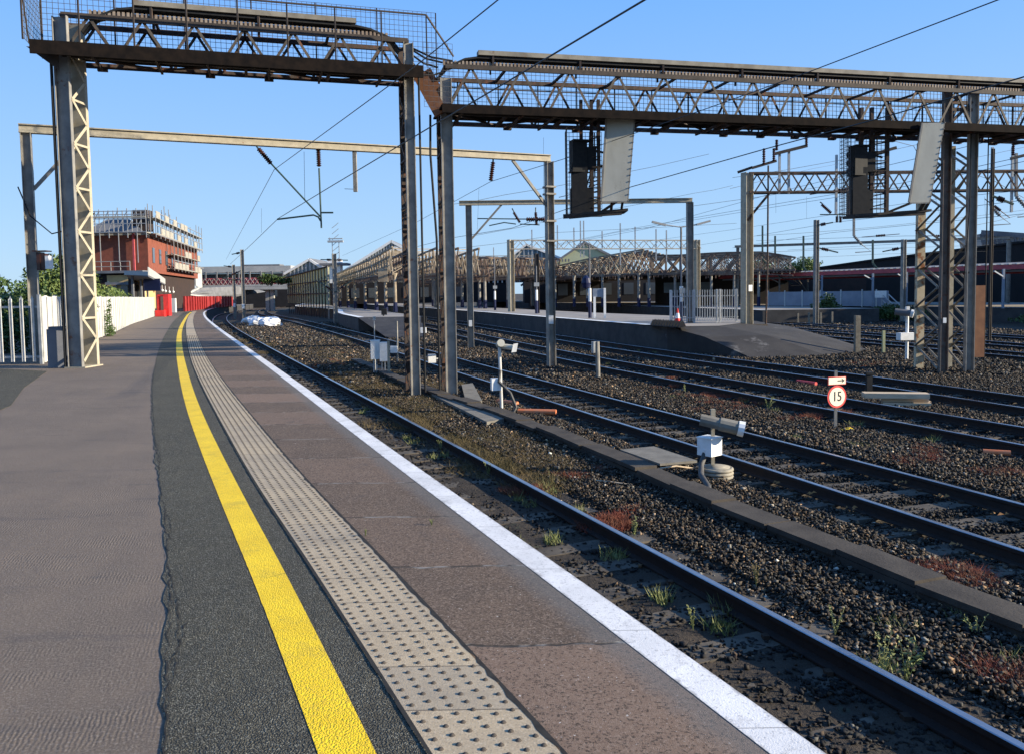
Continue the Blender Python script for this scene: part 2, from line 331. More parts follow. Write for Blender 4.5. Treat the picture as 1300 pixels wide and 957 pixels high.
# dark coarse asphalt
m, n, b = nodes_mat('dark_asphalt'); t = NT(n)
v_ = vor(t, 130)
c = t.mix(t.rng(t.noise(1.4, 6), .35, .65), (0.098, 0.088, 0.060), (0.070, 0.063, 0.044))
c = t.mix(t.rng(t.noise(85, 3, .75), .50, .62, 0, .75), c, (0.30, 0.29, 0.23))
vc = vor(t, 1.1, 'DISTANCE_TO_EDGE'); dn = n.nodes.new('ShaderNodeMapping')
c = t.mix(t.rng(v_.outputs['Distance'], .25, .6, 0, .8), c, (0.022, 0.022, 0.019))
t.lk(c, b.inputs['Base Color'])
p1 = t.bump(b, v_.outputs['Distance'], -0.006); t.bump(b, t.noise(5, 5, .6), 0.02, p1)
M['darkasph'] = m
# yellow thermoplastic
m, n, b = nodes_mat('yellow_line_paint', 0.6); t = NT(n)
c = t.mix(t.rng(t.noise(3, 6), .3, .7), (0.88, 0.60, 0.02), (0.74, 0.48, 0.015))
c = t.mix(t.rng(t.noise(80, 4, .8), .53, .66, 0, .75), c, (0.26, 0.18, 0.035))
c = t.mix(t.rng(t.noise(2.5, 7, .8), .52, .66, 0, .5), c, (0.40, 0.28, 0.05)); t.lk(c, b.inputs['Base Color'])
t.bump(b, vor(t, 130).outputs['Distance'], -0.0028); M['yellow'] = m
# tactile slabs
m, n, b = nodes_mat('tactile_concrete'); t = NT(n); s_ = t.sep(t.uv)
fr = t.m('FRACT', t.m('MULTIPLY', s_[1], 2.5)); j = t.m('MINIMUM', fr, t.m('SUBTRACT', 1.0, fr))
c = t.mix(t.rng(t.noise(1.7, 5), .35, .65), (0.44, 0.345, 0.22), (0.36, 0.285, 0.19))
c = t.mix(t.rng(t.noise(80, 3, .75), .5, .68, 0, .6), c, (0.56, 0.47, 0.34))
c = t.mix(t.rng(t.noise(100, 3, .75), .36, .46, .5, 0), c, (0.16, 0.13, 0.10))
c = t.mix(t.rng(t.noise(6, 7, .75), .62, .7, 0, .5), c, (0.16, 0.145, 0.13))
wn = n.nodes.new('ShaderNodeTexWhiteNoise'); wn.noise_dimensions = '1D'; t.lk(t.m('FLOOR', t.m('MULTIPLY', s_[1], 2.5)), wn.inputs['W'])
c = t.mix(t.m('MULTIPLY', wn.outputs[0], 0.35), c, (0.21, 0.195, 0.17))
c = t.mix(t.rng(t.noise(1.1, 7, .8), .52, .64, 0, .45), c, (0.19, 0.165, 0.13))
c = t.mix(t.rng(j, .0, .018, .9, 0), c, (0.05, 0.042, 0.036)); t.lk(c, b.inputs['Base Color'])
t.bump(b, t.noise(200, 3), 0.002); M['tactile'] = m
# coping slabs: granular red-brown with cross joints
m, n, b = nodes_mat('coping_slab'); t = NT(n); s_ = t.sep(t.uv)
vv = t.m('ADD', s_[1], t.m('MULTIPLY', t.m('SUBTRACT', t.noise(3, 3), .5), 0.12))
fr = t.m('FRACT', t.m('MULTIPLY', vv, 1 / 1.16)); j = t.m('MINIMUM', fr, t.m('SUBTRACT', 1.0, fr))
wn = n.nodes.new('ShaderNodeTexWhiteNoise'); wn.noise_dimensions = '1D'; t.lk(t.m('FLOOR', t.m('MULTIPLY', vv, 1 / 1.16)), wn.inputs['W'])
c = t.mix(t.rng(t.noise(2.2, 5), .35, .65), (0.118, 0.082, 0.056), (0.086, 0.062, 0.044))
c = t.mix(t.rng(wn.outputs[0], .55, 1, 0, .6), c, (0.26, 0.17, 0.12))
c = t.mix(t.rng(t.noise(90, 3, .75), .48, .62, 0, .7), c, (0.27, 0.20, 0.15))
c = t.mix(t.rng(t.noise(60, 3, .7), .68, .71), c, (0.55, 0.52, 0.48))
c = t.mix(t.rng(t.noise(80, 3, .7), .38, .47, .85, 0), c, (0.035, 0.026, 0.02))
edge = t.rng(t.m('ADD', s_[0], t.m('MULTIPLY', t.noise(9, 4), .12)), -.14, -.02, 0, .55)
c = t.mix(edge, c, (0.13, 0.13, 0.125))
c = t.mix(t.rng(t.m('ADD', j, t.m('MULTIPLY', t.noise(30, 3), -.02)), -.008, .006, .9, 0), c, t.mix(t.rng(t.noise(5, 3), .45, .55), (0.04, 0.036, 0.03), (0.28, 0.265, 0.235)))
c = t.mix(t.rng(t.noise(1.3, 7, .8), .60, .66, 0, .5), c, (0.07, 0.06, 0.052)); t.lk(c, b.inputs['Base Color'])
p1 = t.bump(b, t.noise(220, 3, .7), 0.0035); t.bump(b, t.rng(j, .0, .012, 0, 1), 0.008, p1); M['coping'] = m
# worn white edge
m, n, b = nodes_mat('white_edge_paint', 0.7); t = NT(n); s_ = t.sep(t.uv)
c = t.mix(t.rng(t.noise(2, 6), .3, .7), (0.78, 0.76, 0.73), (0.56, 0.55, 0.53))
c = t.mix(t.rng(t.noise(3.5, 8, .8), .54, .66, 0, .55), c, (0.30, 0.29, 0.27))
c = t.mix(t.rng(t.noise(60, 4, .8), .55, .66, 0, .85), c, (0.30, 0.29, 0.28))
c = t.mix(t.rng(t.m('ADD', t.m('ABSOLUTE', t.m('ADD', s_[0], .0935)), t.m('MULTIPLY', t.noise(14, 4, .7), .07)), .115, .135, 0, .7), c, (0.2, 0.18, 0.16))
fr = t.m('FRACT', t.m('MULTIPLY', t.m('ADD', s_[1], .1), 1 / .93)); j = t.m('MINIMUM', fr, t.m('SUBTRACT', 1.0, fr))
c = t.mix(t.rng(j, .0, .006, .8, 0), c, (0.12, 0.11, 0.1)); t.lk(c, b.inputs['Base Color'])
t.bump(b, t.noise(120, 3, .7), 0.002); M['whiteedge'] = m

# ---------------------------------------------------------------- near platform
gnd = MB(); gnd.add([(-1800, -300, ZB - .03), (1800, -300, ZB - .03), (1800, 2600, ZB - .03), (-1800, 2600, ZB - .03)], [(0, 1, 2, 3)])
struct(gnd.build('ground', 'ground'))
off = lambda f, d: (lambda y: f(y) + d)
ribbon('platform', off(fE, -16), fE, -5, 178, 1.0, 0.0, 'brownasph')
fL2 = off(fE, -60)
o = ribbon('roadside_ground', fL2, off(fE, -15.9), -5, 178, 2.0, -0.05, 'ground')
# platform wall below the edge
mb = MB(); ys = np.arange(-5, 179, 1.0)
for i, y in enumerate(ys):
    x = float(fE(y)); mb.v += [(x - .02, y, -.10), (x - .02, y, ZB - .05), (x + .035, y, -.10), (x + .035, y, 0.0035), (x - .02, y, 0.0035)]
for i in range(len(ys) - 1):
    a = i * 5; c_ = a + 5; mb.f += [(a, a + 1, c_ + 1, c_), (a + 2, a, c_, c_ + 2), (a + 3, a + 2, c_ + 2, c_ + 3), (a + 4, a + 3, c_ + 3, c_ + 4)]
o = struct(mb.build('platform_wall', 'kerbface'))
ribbon('dark_asphalt_strip', fAS, fTL, -4, 95, .08 if False else .12, .004, 'darkasph', jit=.012, us=1)
ribbon('coping_slabs', off(fTL, .445), off(fE, -.14), -4, 150, .5, .005, 'coping', us=2)
ribbon('white_edge_line', off(fE, -.15), off(fE, .037), -4, 178, .5, .007, 'whiteedge')
ribbon('yellow_line', fYL, off(fYL, .20), -4, 90, .06, .0062, 'yellow', jit=.0007)
# dark joints beside the tactile strip
M['joint'] = mat('open_joint', (0.016, 0.015, 0.014), (0.03, 0.028, 0.025), 0.95, 20)
ribbon('slab_joint', off(fTL, .436), off(fTL, .458), -4, 60, .06, .0095, 'joint', jit=.005)
ribbon('asphalt_joint', off(fTL, -.018), off(fTL, -.001), -4, 60, .06, .0095, 'joint', jit=.003)
# the seam between the two asphalts: a ragged open crack
mb = MB(); y = 2.6; 
while y < 17:
    L_ = random.uniform(.02, .07); x0 = float(fAS(y)); x1 = float(fAS(y + L_))
    if y < 2.7: prev = Vector((x0 + .02, y, .0062)); pw = .002
    a = prev; c_ = Vector((x1 + .018 + .4 * (a.x - x0 - .018) + rng.normal(0, .007), y + L_, .0062)); prev = c_; w1 = pw; w2_ = min(.006, abs(rng.normal(.0015, .002)) + .0005); pw = w2_
    mb.add([a + Vector((-w1, 0, 0)), a + Vector((w1, 0, 0)), c_ + Vector((w2_, 0, 0)), c_ + Vector((-w2_, 0, 0))], [(0, 1, 2, 3)])
    if random.random() < .12:
        d = Vector((random.uniform(-.05, .10), random.uniform(-.03, .08), 0)); mb.add([a, a + Vector((.004, 0, 0)), a + d], [(0, 1, 2)])
    y += L_
for (oy, ya, yb, ox) in ((0, 3.0, 4.6, .045), (0, 3.4, 4.2, .075), (0, 5.2, 6.0, .035), (0, 7.5, 9.0, .03)):
    y = ya; pv = Vector((float(fAS(y)) + .02, y, .0062))
    while y < yb:
        y2 = y + random.uniform(.015, .05); env = math.sin(math.pi * (y2 - ya) / (yb - ya)); c_ = Vector((float(fAS(y2)) + .02 + ox * max(0, env) + rng.normal(0, .007), y2, .0062)); ww = random.uniform(.0006, .003)
        mb.add([pv - Vector((ww, 0, 0)), pv + Vector((ww, 0, 0)), c_ + Vector((ww, 0, 0)), c_ - Vector((ww, 0, 0))], [(0, 1, 2, 3)]); pv = c_; y = y2
def crack(p, q, wd):
    p, q = Vector(p), Vector(q); n_ = int((q - p).length / .06) + 1; last = p
    per = Vector((-(q - p).y, (q - p).x, 0)).normalized()
    for i in range(1, n_ + 1):
        c_ = p.lerp(q, i / n_) + per * rng.normal(0, .009); ww = per * wd * random.uniform(.3, 1)
        if random.random() < .9: mb.add([last - ww, last + ww, c_ + ww * .7, c_ - ww * .7], [(0, 1, 2, 3)])
        last = c_
for (a, b_, wd) in (((225, 756), (322, 741), .003), ((330, 736), (372, 724), .002), ((206, 545), (245, 540), .003), ((140, 640), (205, 632), .002)):
    p = P(*a, .0092); q = P(*b_, .0092); crack(p, q, wd)
struct(mb.build('asphalt_crack', 'joint'))
# tactile strip with real blisters
mb = MB(); arc = 0
ribbon('tactile_paving', off(fTL, 0), off(fTL, .44), -4, 95, .4, .0085, 'tactile')
y = 1.0; bl = MB(); k6 = [(math.cos(a * math.pi / 4), math.sin(a * math.pi / 4)) for a in range(8)]
while y < 34:
    sl_ = float(fTL(y + .1) - fTL(y)) / .1; nrm = math.hypot(1, sl_); tx, ty = sl_ / nrm, 1 / nrm; nx, ny = ty, -tx
    x0 = float(fTL(y))
    for i in range(6):
        d = .034 + i * .0667
        cx, cy = x0 + nx * d, y + ny * d
        r0, r1, hh = .0125, .0075, .0065
        vs = [(cx + r0 * a, cy + r0 * b_, .0083) for a, b_ in k6] + [(cx + r1 * a, cy + r1 * b_, .0085 + hh * .85) for a, b_ in k6] + [(cx, cy, .0085 + hh)]
        bl.add(vs, [(q, (q + 1) % 8, 8 + (q + 1) % 8, 8 + q) for q in range(8)] + [(8 + q, 8 + (q + 1) % 8, 16) for q in range(8)])
    y += .0667 / nrm * 1.0 if False else .0667 * ty
o = bl.build('paving_blisters', 'tactile', None, True); struct(o)

# ---------------------------------------------------------------- ballast & tracks
def track(name, f, y0, y1, label, near=False, group='railway tracks', nsl=60, step=1.0, sl0=None):
    root = thing(name, label, 'railway track', (float(f(y0)), y0, ZB), group)
    ys = np.arange(y0, y1, step); xs = f(ys); sl_ = np.gradient(xs, ys); nn = np.sqrt(1 + sl_**2); nx, ny = 1 / nn, -sl_ / nn
    for sgn in (-1, 1):
        side = MB(); top = MB()
        prof = [(-.07, ZB + .015), (-.07, ZB + .03), (-.012, ZB + .045), (-.012, ZR - .05), (-.036, ZR - .04), (-.036, ZR - .006), (.036, ZR - .006), (.036, ZR - .04), (.012, ZR - .05), (.012, ZB + .045), (.07, ZB + .03), (.07, ZB + .015)]
        K = len(prof)
        for i in range(len(ys)):
            cx, cy = xs[i] + nx[i] * .7525 * sgn, ys[i] + ny[i] * .7525 * sgn
            for (d, z) in prof: side.v.append((cx + nx[i] * d, cy + ny[i] * d, z))
            for (d, z) in ((-.033, ZR - .005), (-.026, ZR), (.026, ZR), (.033, ZR - .005)): top.v.append((cx + nx[i] * d, cy + ny[i] * d, z))
        for i in range(len(ys) - 1):
            side.f += [(i * K + k, (i + 1) * K + k, (i + 1) * K + k + 1, i * K + k + 1) for k in range(K - 1)]
            top.f += [(i * 4 + k, (i + 1) * 4 + k, (i + 1) * 4 + k + 1, i * 4 + k + 1) for k in range(3)]
        r = side.build('rail', 'railside', root); top.build('running_surface', 'railtop', r)
    # sleepers
    if near:
        y = y0 if sl0 is None else sl0; k = 0; rest = MB(); clips = MB(); first = None
        while y < min(y1, 90):
            x = float(f(y)); s_ = float(f(y + .1) - f(y)) / .1; rz = math.atan(s_) * 1.0
            ang_ = math.atan2(-s_, 1) ; ang_ = math.atan(-s_) * -1
            q = math.hypot(1, s_); ax = Vector((1 / q, -s_ / q, 0))
            if k < nsl:
                s0 = MB(); a = -ax * 1.25; c_ = ax * 1.25
                s0.bar(a, c_, .27, .16)
                if first is None or k % 12 == 0:
                    first = s0.build('sleeper', 'sleeper', root, local=True); so_ = first
                else:
                    so_ = first.copy(); C.objects.link(so_)
                so_.parent = root; so_.location = (x - float(f(y0)), y - y0, .005 - .075 + rng.normal(0, .004))
            else: rest.bar(Vector((x, y, ZB - .07)) - ax * 1.25, Vector((x, y, ZB - .07)) + ax * 1.25, .27, .16)
            if y < 50:
                for sg in (-1, 1):
                    for e in (-1, 1):
                        c0 = Vector((x, y, ZB + .025)) + ax * (.7525 * sg + .10 * e); clips.box(c0, (.05, .06, .03), 0)
            y += .65 * 1 / q; k += 1
        if rest.v: tag(rest.build('sleeper', 'sleeper', root), kind='stuff')
        tag(clips.build('rail_clip', 'clip', root), kind='stuff')
    return root
f1 = off(fE, 1.61)
track('railway_track', f1, -2, 200, 'nearest track, curving right beside the white platform edge', True, nsl=70)
track('railway_track', f2, -2, 200, 'second track out from the platform, passing the white signal boxes', True, nsl=70)
track('railway_track', f3, 2, 200, 'third track out, passing behind the round speed sign', True, nsl=60)
track('railway_track', f4, 6, 200, 'fourth track out, running along the foot of the concrete ramp', True, nsl=50)
track('railway_track', f5, 8, 180, 'fifth track, first one beyond the ramp and behind the lattice tower')
track('railway_track', off(f5, 4.0), 8, 180, 'sixth track, second one beyond the ramp and lattice tower')
track('railway_track', off(f5, 8.6), 8, 160, 'farthest track, running close before the red-edged platform canopy')
# silt between the rails of the near track
ribbon('silt', off(f1, -1.5), off(f1, 1.3), -2, 60, .16, lambda x, y: ZB + .004 + .014 * math.sin(x * 3.1 + 1.3 * math.sin(y * 1.7)) * math.sin(y * 2.3 + 2 * math.sin(x * 2)) + .006 * math.sin(x * 17 + y * 11), 'silt', us=14)

def in_track(x, y):
    d = np.full(x.shape, 9.0)
    for f in (f1, f2, f3, f4): d = np.minimum(d, np.abs(x - f(y)) * .94)
    return d
def stones(n, ya, yb, s0, s1, xpad=1.0):
    y = rng.uniform(ya, yb, n); xl = fE(y) + .05; xr = np.minimum(y * .66 + 1.2, 30)
    x = xl + (xr - xl) * rng.random(n)
    d = in_track(x, y); keep = np.ones(n, bool)
    keep &= ~((np.abs(d - .7525) < .075))                                  # rails
    keep &= ~((d < .68) & (rng.random(n) < .35))
    keep &= ~((np.abs(x - f1(y)) * .94 < 1.15) & (rng.random(n) < np.where(x < f1(y), .30, .42)))    # silted near track
    keep &= ~((d < 1.25) & (((y * math.sqrt(1.14)) % .65) < .27) & (rng.random(n) < .8))
    keep &= ~((x > fA(y) - .1) & (x < fA(y) + 6.5) & (y > 36))
    x, y = x[keep], y[keep]; n = len(x)
    cube = np.array([(a, b_, c_) for c_ in (-1, 1) for (a, b_) in ((-1, -1), (1, -1), (1, 1), (-1, 1))], float)
    v = cube[None] * rng.uniform(.3, 1.15, (n, 1, 3)) + rng.normal(0, .36, (n, 8, 3))
    a = rng.uniform(0, 6.28, n); e = rng.normal(0, .5, n)
    ca, sa, ce, se = np.cos(a)[:, None], np.sin(a)[:, None], np.cos(e)[:, None], np.sin(e)[:, None]
    X = v[..., 0] * ca - v[..., 1] * sa; Yv = v[..., 0] * sa + v[..., 1] * ca; Z = v[..., 2]
    Y2 = Yv * ce - Z * se; Z2 = Yv * se + Z * ce
    s_ = rng.uniform(s0, s1, (n, 1)) / 2
    hump = np.where(in_track(x, y) > 1.35, .05, -.004) * rng.uniform(.2, 1.2, n)
    z = ZB + hump + rng.uniform(-.012, .02, n)
    vv = np.stack([X * s_ + x[:, None], Y2 * s_ + y[:, None], Z2 * s_ * .8 + z[:, None]], -1)
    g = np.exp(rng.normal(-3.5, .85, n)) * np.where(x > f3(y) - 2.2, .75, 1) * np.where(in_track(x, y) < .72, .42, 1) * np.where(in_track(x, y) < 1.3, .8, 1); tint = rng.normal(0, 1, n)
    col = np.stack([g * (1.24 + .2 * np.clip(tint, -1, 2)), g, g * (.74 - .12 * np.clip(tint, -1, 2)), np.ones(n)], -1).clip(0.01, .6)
    return vv, col
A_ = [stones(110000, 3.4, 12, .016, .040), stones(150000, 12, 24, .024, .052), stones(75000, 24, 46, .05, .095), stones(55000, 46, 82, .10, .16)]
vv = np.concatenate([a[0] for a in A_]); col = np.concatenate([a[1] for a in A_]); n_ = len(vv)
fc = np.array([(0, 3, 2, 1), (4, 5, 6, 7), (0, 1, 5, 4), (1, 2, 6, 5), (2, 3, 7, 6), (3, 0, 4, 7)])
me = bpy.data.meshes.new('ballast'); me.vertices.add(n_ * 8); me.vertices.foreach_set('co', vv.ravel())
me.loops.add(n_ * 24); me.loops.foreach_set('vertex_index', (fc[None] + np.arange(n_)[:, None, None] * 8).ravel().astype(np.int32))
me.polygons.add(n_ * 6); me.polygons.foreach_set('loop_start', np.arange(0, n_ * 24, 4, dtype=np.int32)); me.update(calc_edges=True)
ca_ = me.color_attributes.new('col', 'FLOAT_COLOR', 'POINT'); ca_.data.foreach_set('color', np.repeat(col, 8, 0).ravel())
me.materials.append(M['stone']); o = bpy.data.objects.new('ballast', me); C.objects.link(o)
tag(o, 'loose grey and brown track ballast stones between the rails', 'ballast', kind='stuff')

# small plants as stuff: blades
def blades(name, m, label, cat, spots, hgt, wid, n, tilt=.5, base=ZB):
    V = []; 
    tot = []
    for (x, y, r, cnt) in spots:
        a = rng.uniform(0, 6.28, cnt); rr = r * np.sqrt(rng.random(cnt)); px, py = x + rr * np.cos(a) * 1.0, y + rr * np.sin(a) * 1.3
        hh = hgt * rng.uniform(.3, 1, cnt); d = rng.uniform(0, 6.28, cnt); tl = rng.normal(0, tilt, (cnt, 2)) * hh[:, None]
        w2 = wid * rng.uniform(.5, 1.2, cnt)
        p0 = np.stack([px - np.cos(d) * w2, py - np.sin(d) * w2, np.full(cnt, base + .005)], -1); p1 = np.stack([px + np.cos(d) * w2, py + np.sin(d) * w2, np.full(cnt, base + .005)], -1)
        p2 = np.stack([px + tl[:, 0], py + tl[:, 1], base + hh], -1); tot.append(np.stack([p0, p1, p2], 1))
    T = np.concatenate(tot); k = len(T)
    me = bpy.data.meshes.new(name); me.vertices.add(k * 3); me.vertices.foreach_set('co', T.ravel()); me.loops.add(k * 3); me.loops.foreach_set('vertex_index', np.arange(k * 3, dtype=np.int32))
    me.polygons.add(k); me.polygons.foreach_set('loop_start', np.arange(0, k * 3, 3, dtype=np.int32)); me.update(calc_edges=True); me.materials.append(M[m])
    o = bpy.data.objects.new(name, me); C.objects.link(o); return tag(o, label, cat, kind='stuff')
def spots(px, r, cnt, jit=10, rep=1):
    s_ = []
    for (x, y) in px:
        for _ in range(rep):
            p = P(x + rng.normal(0, jit), y + rng.normal(0, jit * .3), ZB); s_.append((p.x, p.y, r * random.uniform(.6, 1.3), cnt))
    return s_
blades('red_stonecrop', 'redweed', 'low red stonecrop patches spreading over the ballast', 'ground cover',
       spots([(1215, 733), (1240, 742), (1195, 728), (880, 505), (910, 512), (925, 520), (940, 516), (855, 492), (1165, 585), (1180, 583), (1285, 602), (1000, 530), (1020, 527), (780, 660), (760, 665), (1270, 862), (440, 455), (430, 440), (400, 470), (460, 470), (380, 430), (850, 425), (800, 440), (1090, 463), (350, 425), (770, 437), (1175, 578), (740, 605), (670, 625), (310, 415), (345, 412)], .15, 380, 14, 6), .105, .006, 0, .8)
blades('dry_grass', 'straw', 'yellow-green dry grass and moss on the ballast between the first two tracks', 'grass',
       spots([(390 + 14 * i, 425 + 8 * i) for i in range(9)] + [(400, 440), (430, 470), (470, 480), (500, 500), (520, 520), (560, 530), (600, 560), (640, 570), (660, 590), (700, 600), (540, 500), (360, 440), (380, 415), (370, 425), (340, 430)], .50, 620, 26, 12), .115, .005, 0, .8)
blades('low_weeds', 'leafl', 'sparse low green weeds dotted across the ballast', 'weeds',
       spots([(800, 440), (830, 450), (870, 505), (960, 507), (985, 520), (740, 650), (560, 580), (530, 560), (700, 690), (660, 640), (1030, 560), (1090, 570), (1180, 560), (650, 700), (780, 710), (700, 620), (850, 760), (900, 800), (930, 770), (1110, 850), (760, 465), (430, 420), (470, 520), (1130, 800), (1240, 790), (1280, 845), (1080, 540)], .10, 60, 12, 2), .13, .006, 0, .45)

# taller weeds, one by one
def weed(x, y, hgt, label, m='leafl', n=26, spread=.5):
    p = P(x, y, ZB); root = thing('wild_plant', label, 'plant', tuple(p), 'weeds growing in the ballast')
    st = MB(); lf = MB()
    for s_ in range(5):
        a = random.uniform(0, 6.28); q = p + Vector((math.cos(a), math.sin(a), 0)) * hgt * spread * random.uniform(.2, .8) + Vector((0, 0, hgt * random.uniform(.6, 1))); mid = p.lerp(q, .5) + Vector((0, 0, hgt * .12))
        st.tube([p, mid, q], [.003, .0025, .001], 4)
        for k in range(n):
            tt = random.uniform(.15, 1); c_ = p.lerp(q, tt) + Vector((0, 0, .10 * hgt * math.sin(tt * 3))); d = Vector((random.gauss(0, 1), random.gauss(0, 1), random.gauss(.4, .5))).normalized() * hgt * random.uniform(.04, .10)
            e = d.orthogonal().normalized() * hgt * .018; lf.add([c_, c_ + d * .5 + e, c_ + d, c_ + d * .5 - e], [(0, 1, 2, 3)])
    st.build('stem', 'leafl', root); lf.build('leaves', m, root); return root
weed(805, 682, .26, 'bushy green weed with a yellow flower left of the concrete cover row, mid-ballast', 'leafl', 60)
weed(1150, 868, .42, 'tall branching pale weed beyond the near rail at the very bottom right', 'leafl')
weed(1120, 862, .34, 'slimmer pale weed just left of the tall branching one at the bottom', 'leafl')
weed(1060, 806, .22, 'small weed growing on the stones above the near rail, lower right')
weed(1240, 812, .24, 'thin weed standing among stones below the bright end of the cable trough')
weed(560, 572, .22, 'small green weed inside the near track, left of the shiny rail')
weed(690, 640, .20, 'greyish weed close beside the near shiny rail at mid-length')
weed(880, 800, .22, 'weed by the pale sleeper inside the near track, lower middle')
weed(620, 604, .24, 'weed halfway between platform edge and near rail')
weed(960, 745, .25, 'upright straw-coloured weed between near rail and cable trough', 'straw')
weed(975, 520, .30, 'leafy green clump between the third track\'s rails', 'leafl', 70, .8)
weed(870, 500, .28, 'leafy green clump against the third track beside red stonecrop', 'leafl', 60, .8)
weed(700, 618, .28, 'pale dry weed standing left of the flat grey cover slab', 'straw', 50)
o = weed(540, 664, .05, 'tiny tuft sprouting from a joint of the brown coping slabs'); o.location.z = .006; q_ = P(548, 667, 0); o.location.x, o.location.y = q_.x, q_.y
o = weed(466, 680, .05, 'tiny tuft at the edge of the tactile strip'); q_ = P(464, 681, 0); o.location = (q_.x, q_.y, .008)

# ---------------------------------------------------------------- cable trough route
tp = [(-6.5, 33.0), (-4.6, 28.0), (-3.2, 24.0), (-2.11, 21.42), (-.19, 17.12), (.94, 14.2), (1.65, 12.2), (2.4, 9.95), (2.92, 8.6), (3.35, 7.5), (3.62, 6.7), (4.05, 5.7), (4.8, 4.2)]
root = thing('cable_trough', 'line of dark concrete cable trough lids between the first two tracks', 'cable trough', (2.4, 9.95, ZB))
ft = curve([(p[1], p[0]) for p in sorted(tp, key=lambda q: q[1])]); y = 4.2; body = MB(); k = 0
while y < 32:
    L_ = .98; s_ = float(ft(y + .5) - ft(y)) / .5; q = math.hypot(1, s_); a = Vector((float(ft(y)), y, 0)); dy = L_ / q; c_ = Vector((float(ft(y + dy)), y + dy, 0))
    side = Vector((1 / q, -s_ / q, 0)); jz = .045 + rng.normal(0, .012); jx = side * rng.normal(0, .025); z = ZB + .10
    lid = MB(); g = (c_ - a).normalized() * .012
    lid.bar(a + g + jx + Vector((0, 0, z + jz)), c_ - g + jx + Vector((0, 0, z + jz + rng.normal(0, .006))), .35, .055)
    lid.build('lid', 'trough', root)
    body.bar(a + Vector((0, 0, z - .075)), c_ + Vector((0, 0, z - .075)), .30, .18)
    y += dy; k += 1
body.build('channel', 'trough', root)
# odd lid lying across and side branch near the gantry
def slab(px, z, h, name, m, label, cat, group=None):
    mb = MB(); pts = [P(x, y, z) for x, y in px]; mb.poly(pts, (0, 0, -h)); return solo(mb, name, m, label, cat, group)
slab([(548, 500), (566, 498), (640, 531), (618, 535)], ZB + .12, .08, 'concrete_slab', 'slabg', 'pale concrete slab at the foot of the gantry posts', 'slab')
slab([(586, 488), (600, 486), (612, 508), (592, 512)], ZB + .11, .08, 'concrete_slab', 'slabg', 'short pale concrete slab right of the gantry post foot', 'slab')
root = thing('manhole_cover', 'flat grey square cover slab on a frame beside the second track', 'cover slab', tuple(P(840, 578, ZB)))
mb = MB(); mb.poly([P(787, 570, ZB + .13), (P(838, 588, ZB + .13)), P(885, 584, ZB + .13), P(830, 566, ZB + .13)], (0, 0, -.035)); mb.build('plate', 'slabg', root)
mb = MB(); mb.poly([P(792, 571, ZB + .09), (P(838, 587, ZB + .09)), P(880, 583.5, ZB + .09), P(830, 567, ZB + .09)], (0, 0, -.12)); mb.build('surround', 'trough', root)

# ================================================================ STRUCTURES
Z = Vector((0, 0, 1))
def V(x, y, z): return Vector((x, y, z))
def channel_post(mb, c, z0, z1, w_, d_, t, n):      # web plate with two flanges pointing along n; w_ across
    n = Vector(n); a = Vector((n.y, -n.x, 0)); rz = math.atan2(a.y, a.x); c = Vector(c); zc = (z0 + z1) / 2; hgt = z1 - z0
    mb.box((c.x, c.y, zc), (w_ - 2 * t - .001, t, hgt), rz)
    for sg in (-1, 1):
        q = c + a * sg * (w_ / 2 - t / 2) + n * (d_ / 2 - t / 2); mb.box((q.x, q.y, zc), (t, d_, hgt), rz)

def lattice_column(root, a, b, z0, z1, w_, pitch, m_near, m_far, m_lace, tp='column_post'):
    """near post at a, far post at b, zigzag lacing on both sides"""
    a, b = Vector(a), Vector(b); n = (a - b).normalized(); s_ = Vector((n.y, -n.x, 0))
    mb = MB(); channel_post(mb, a, z0, z1, w_, .10, .016, n); mb.build(tp, m_near, root)
    mb = MB(); channel_post(mb, b, z0, z1, w_, .10, .016, -n); mb.build(tp, m_far, root)
    mb = MB()
    for sg in (-1, 1):
        o = s_ * sg * (w_ / 2 + .008); z = z0 + .15; k = 0
        while z + pitch < z1:
            p, q = (a, b) if k % 2 == 0 else (b, a)
            mb.bar(p + o + Z * z, q + o + Z * (z + pitch), .008, .07, up=s_.cross((q - p + Z * pitch)).normalized() if True else None)
            if k % 2 == 1: mb.bar(a + o * .9 + Z * (z + pitch), b + o * .9 + Z * (z + pitch), .05, .05)
            z += pitch; k += 1
    mb.build('lacing', m_lace, root)
    mb = MB(); c = (a + b) / 2; mb.box((c.x, c.y, z0 + .015), (w_ + .16, (a - b).length + .2, .03), math.atan2(s_.y, s_.x)); mb.build('base_plate', m_far, root)

def bars(name, m, root, lst):
    for q in lst:
        mb = MB(); mb.bar(*q); mb.build(name, m, root)
def grid_mesh(mb, a, b, z0, z1, st, t):
    a, b = Vector(a), Vector(b); L_ = (b - a).length; n = max(1, int(L_ / st))
    for i in range(n + 1):
        p = a.lerp(b, i / n); mb.bar(p + Z * z0, p + Z * z1, t)
    k = max(1, int((z1 - z0) / st))
    for i in range(k + 1):
        z = z0 + (z1 - z0) * i / k; mb.bar(a + Z * z, b + Z * z, t)

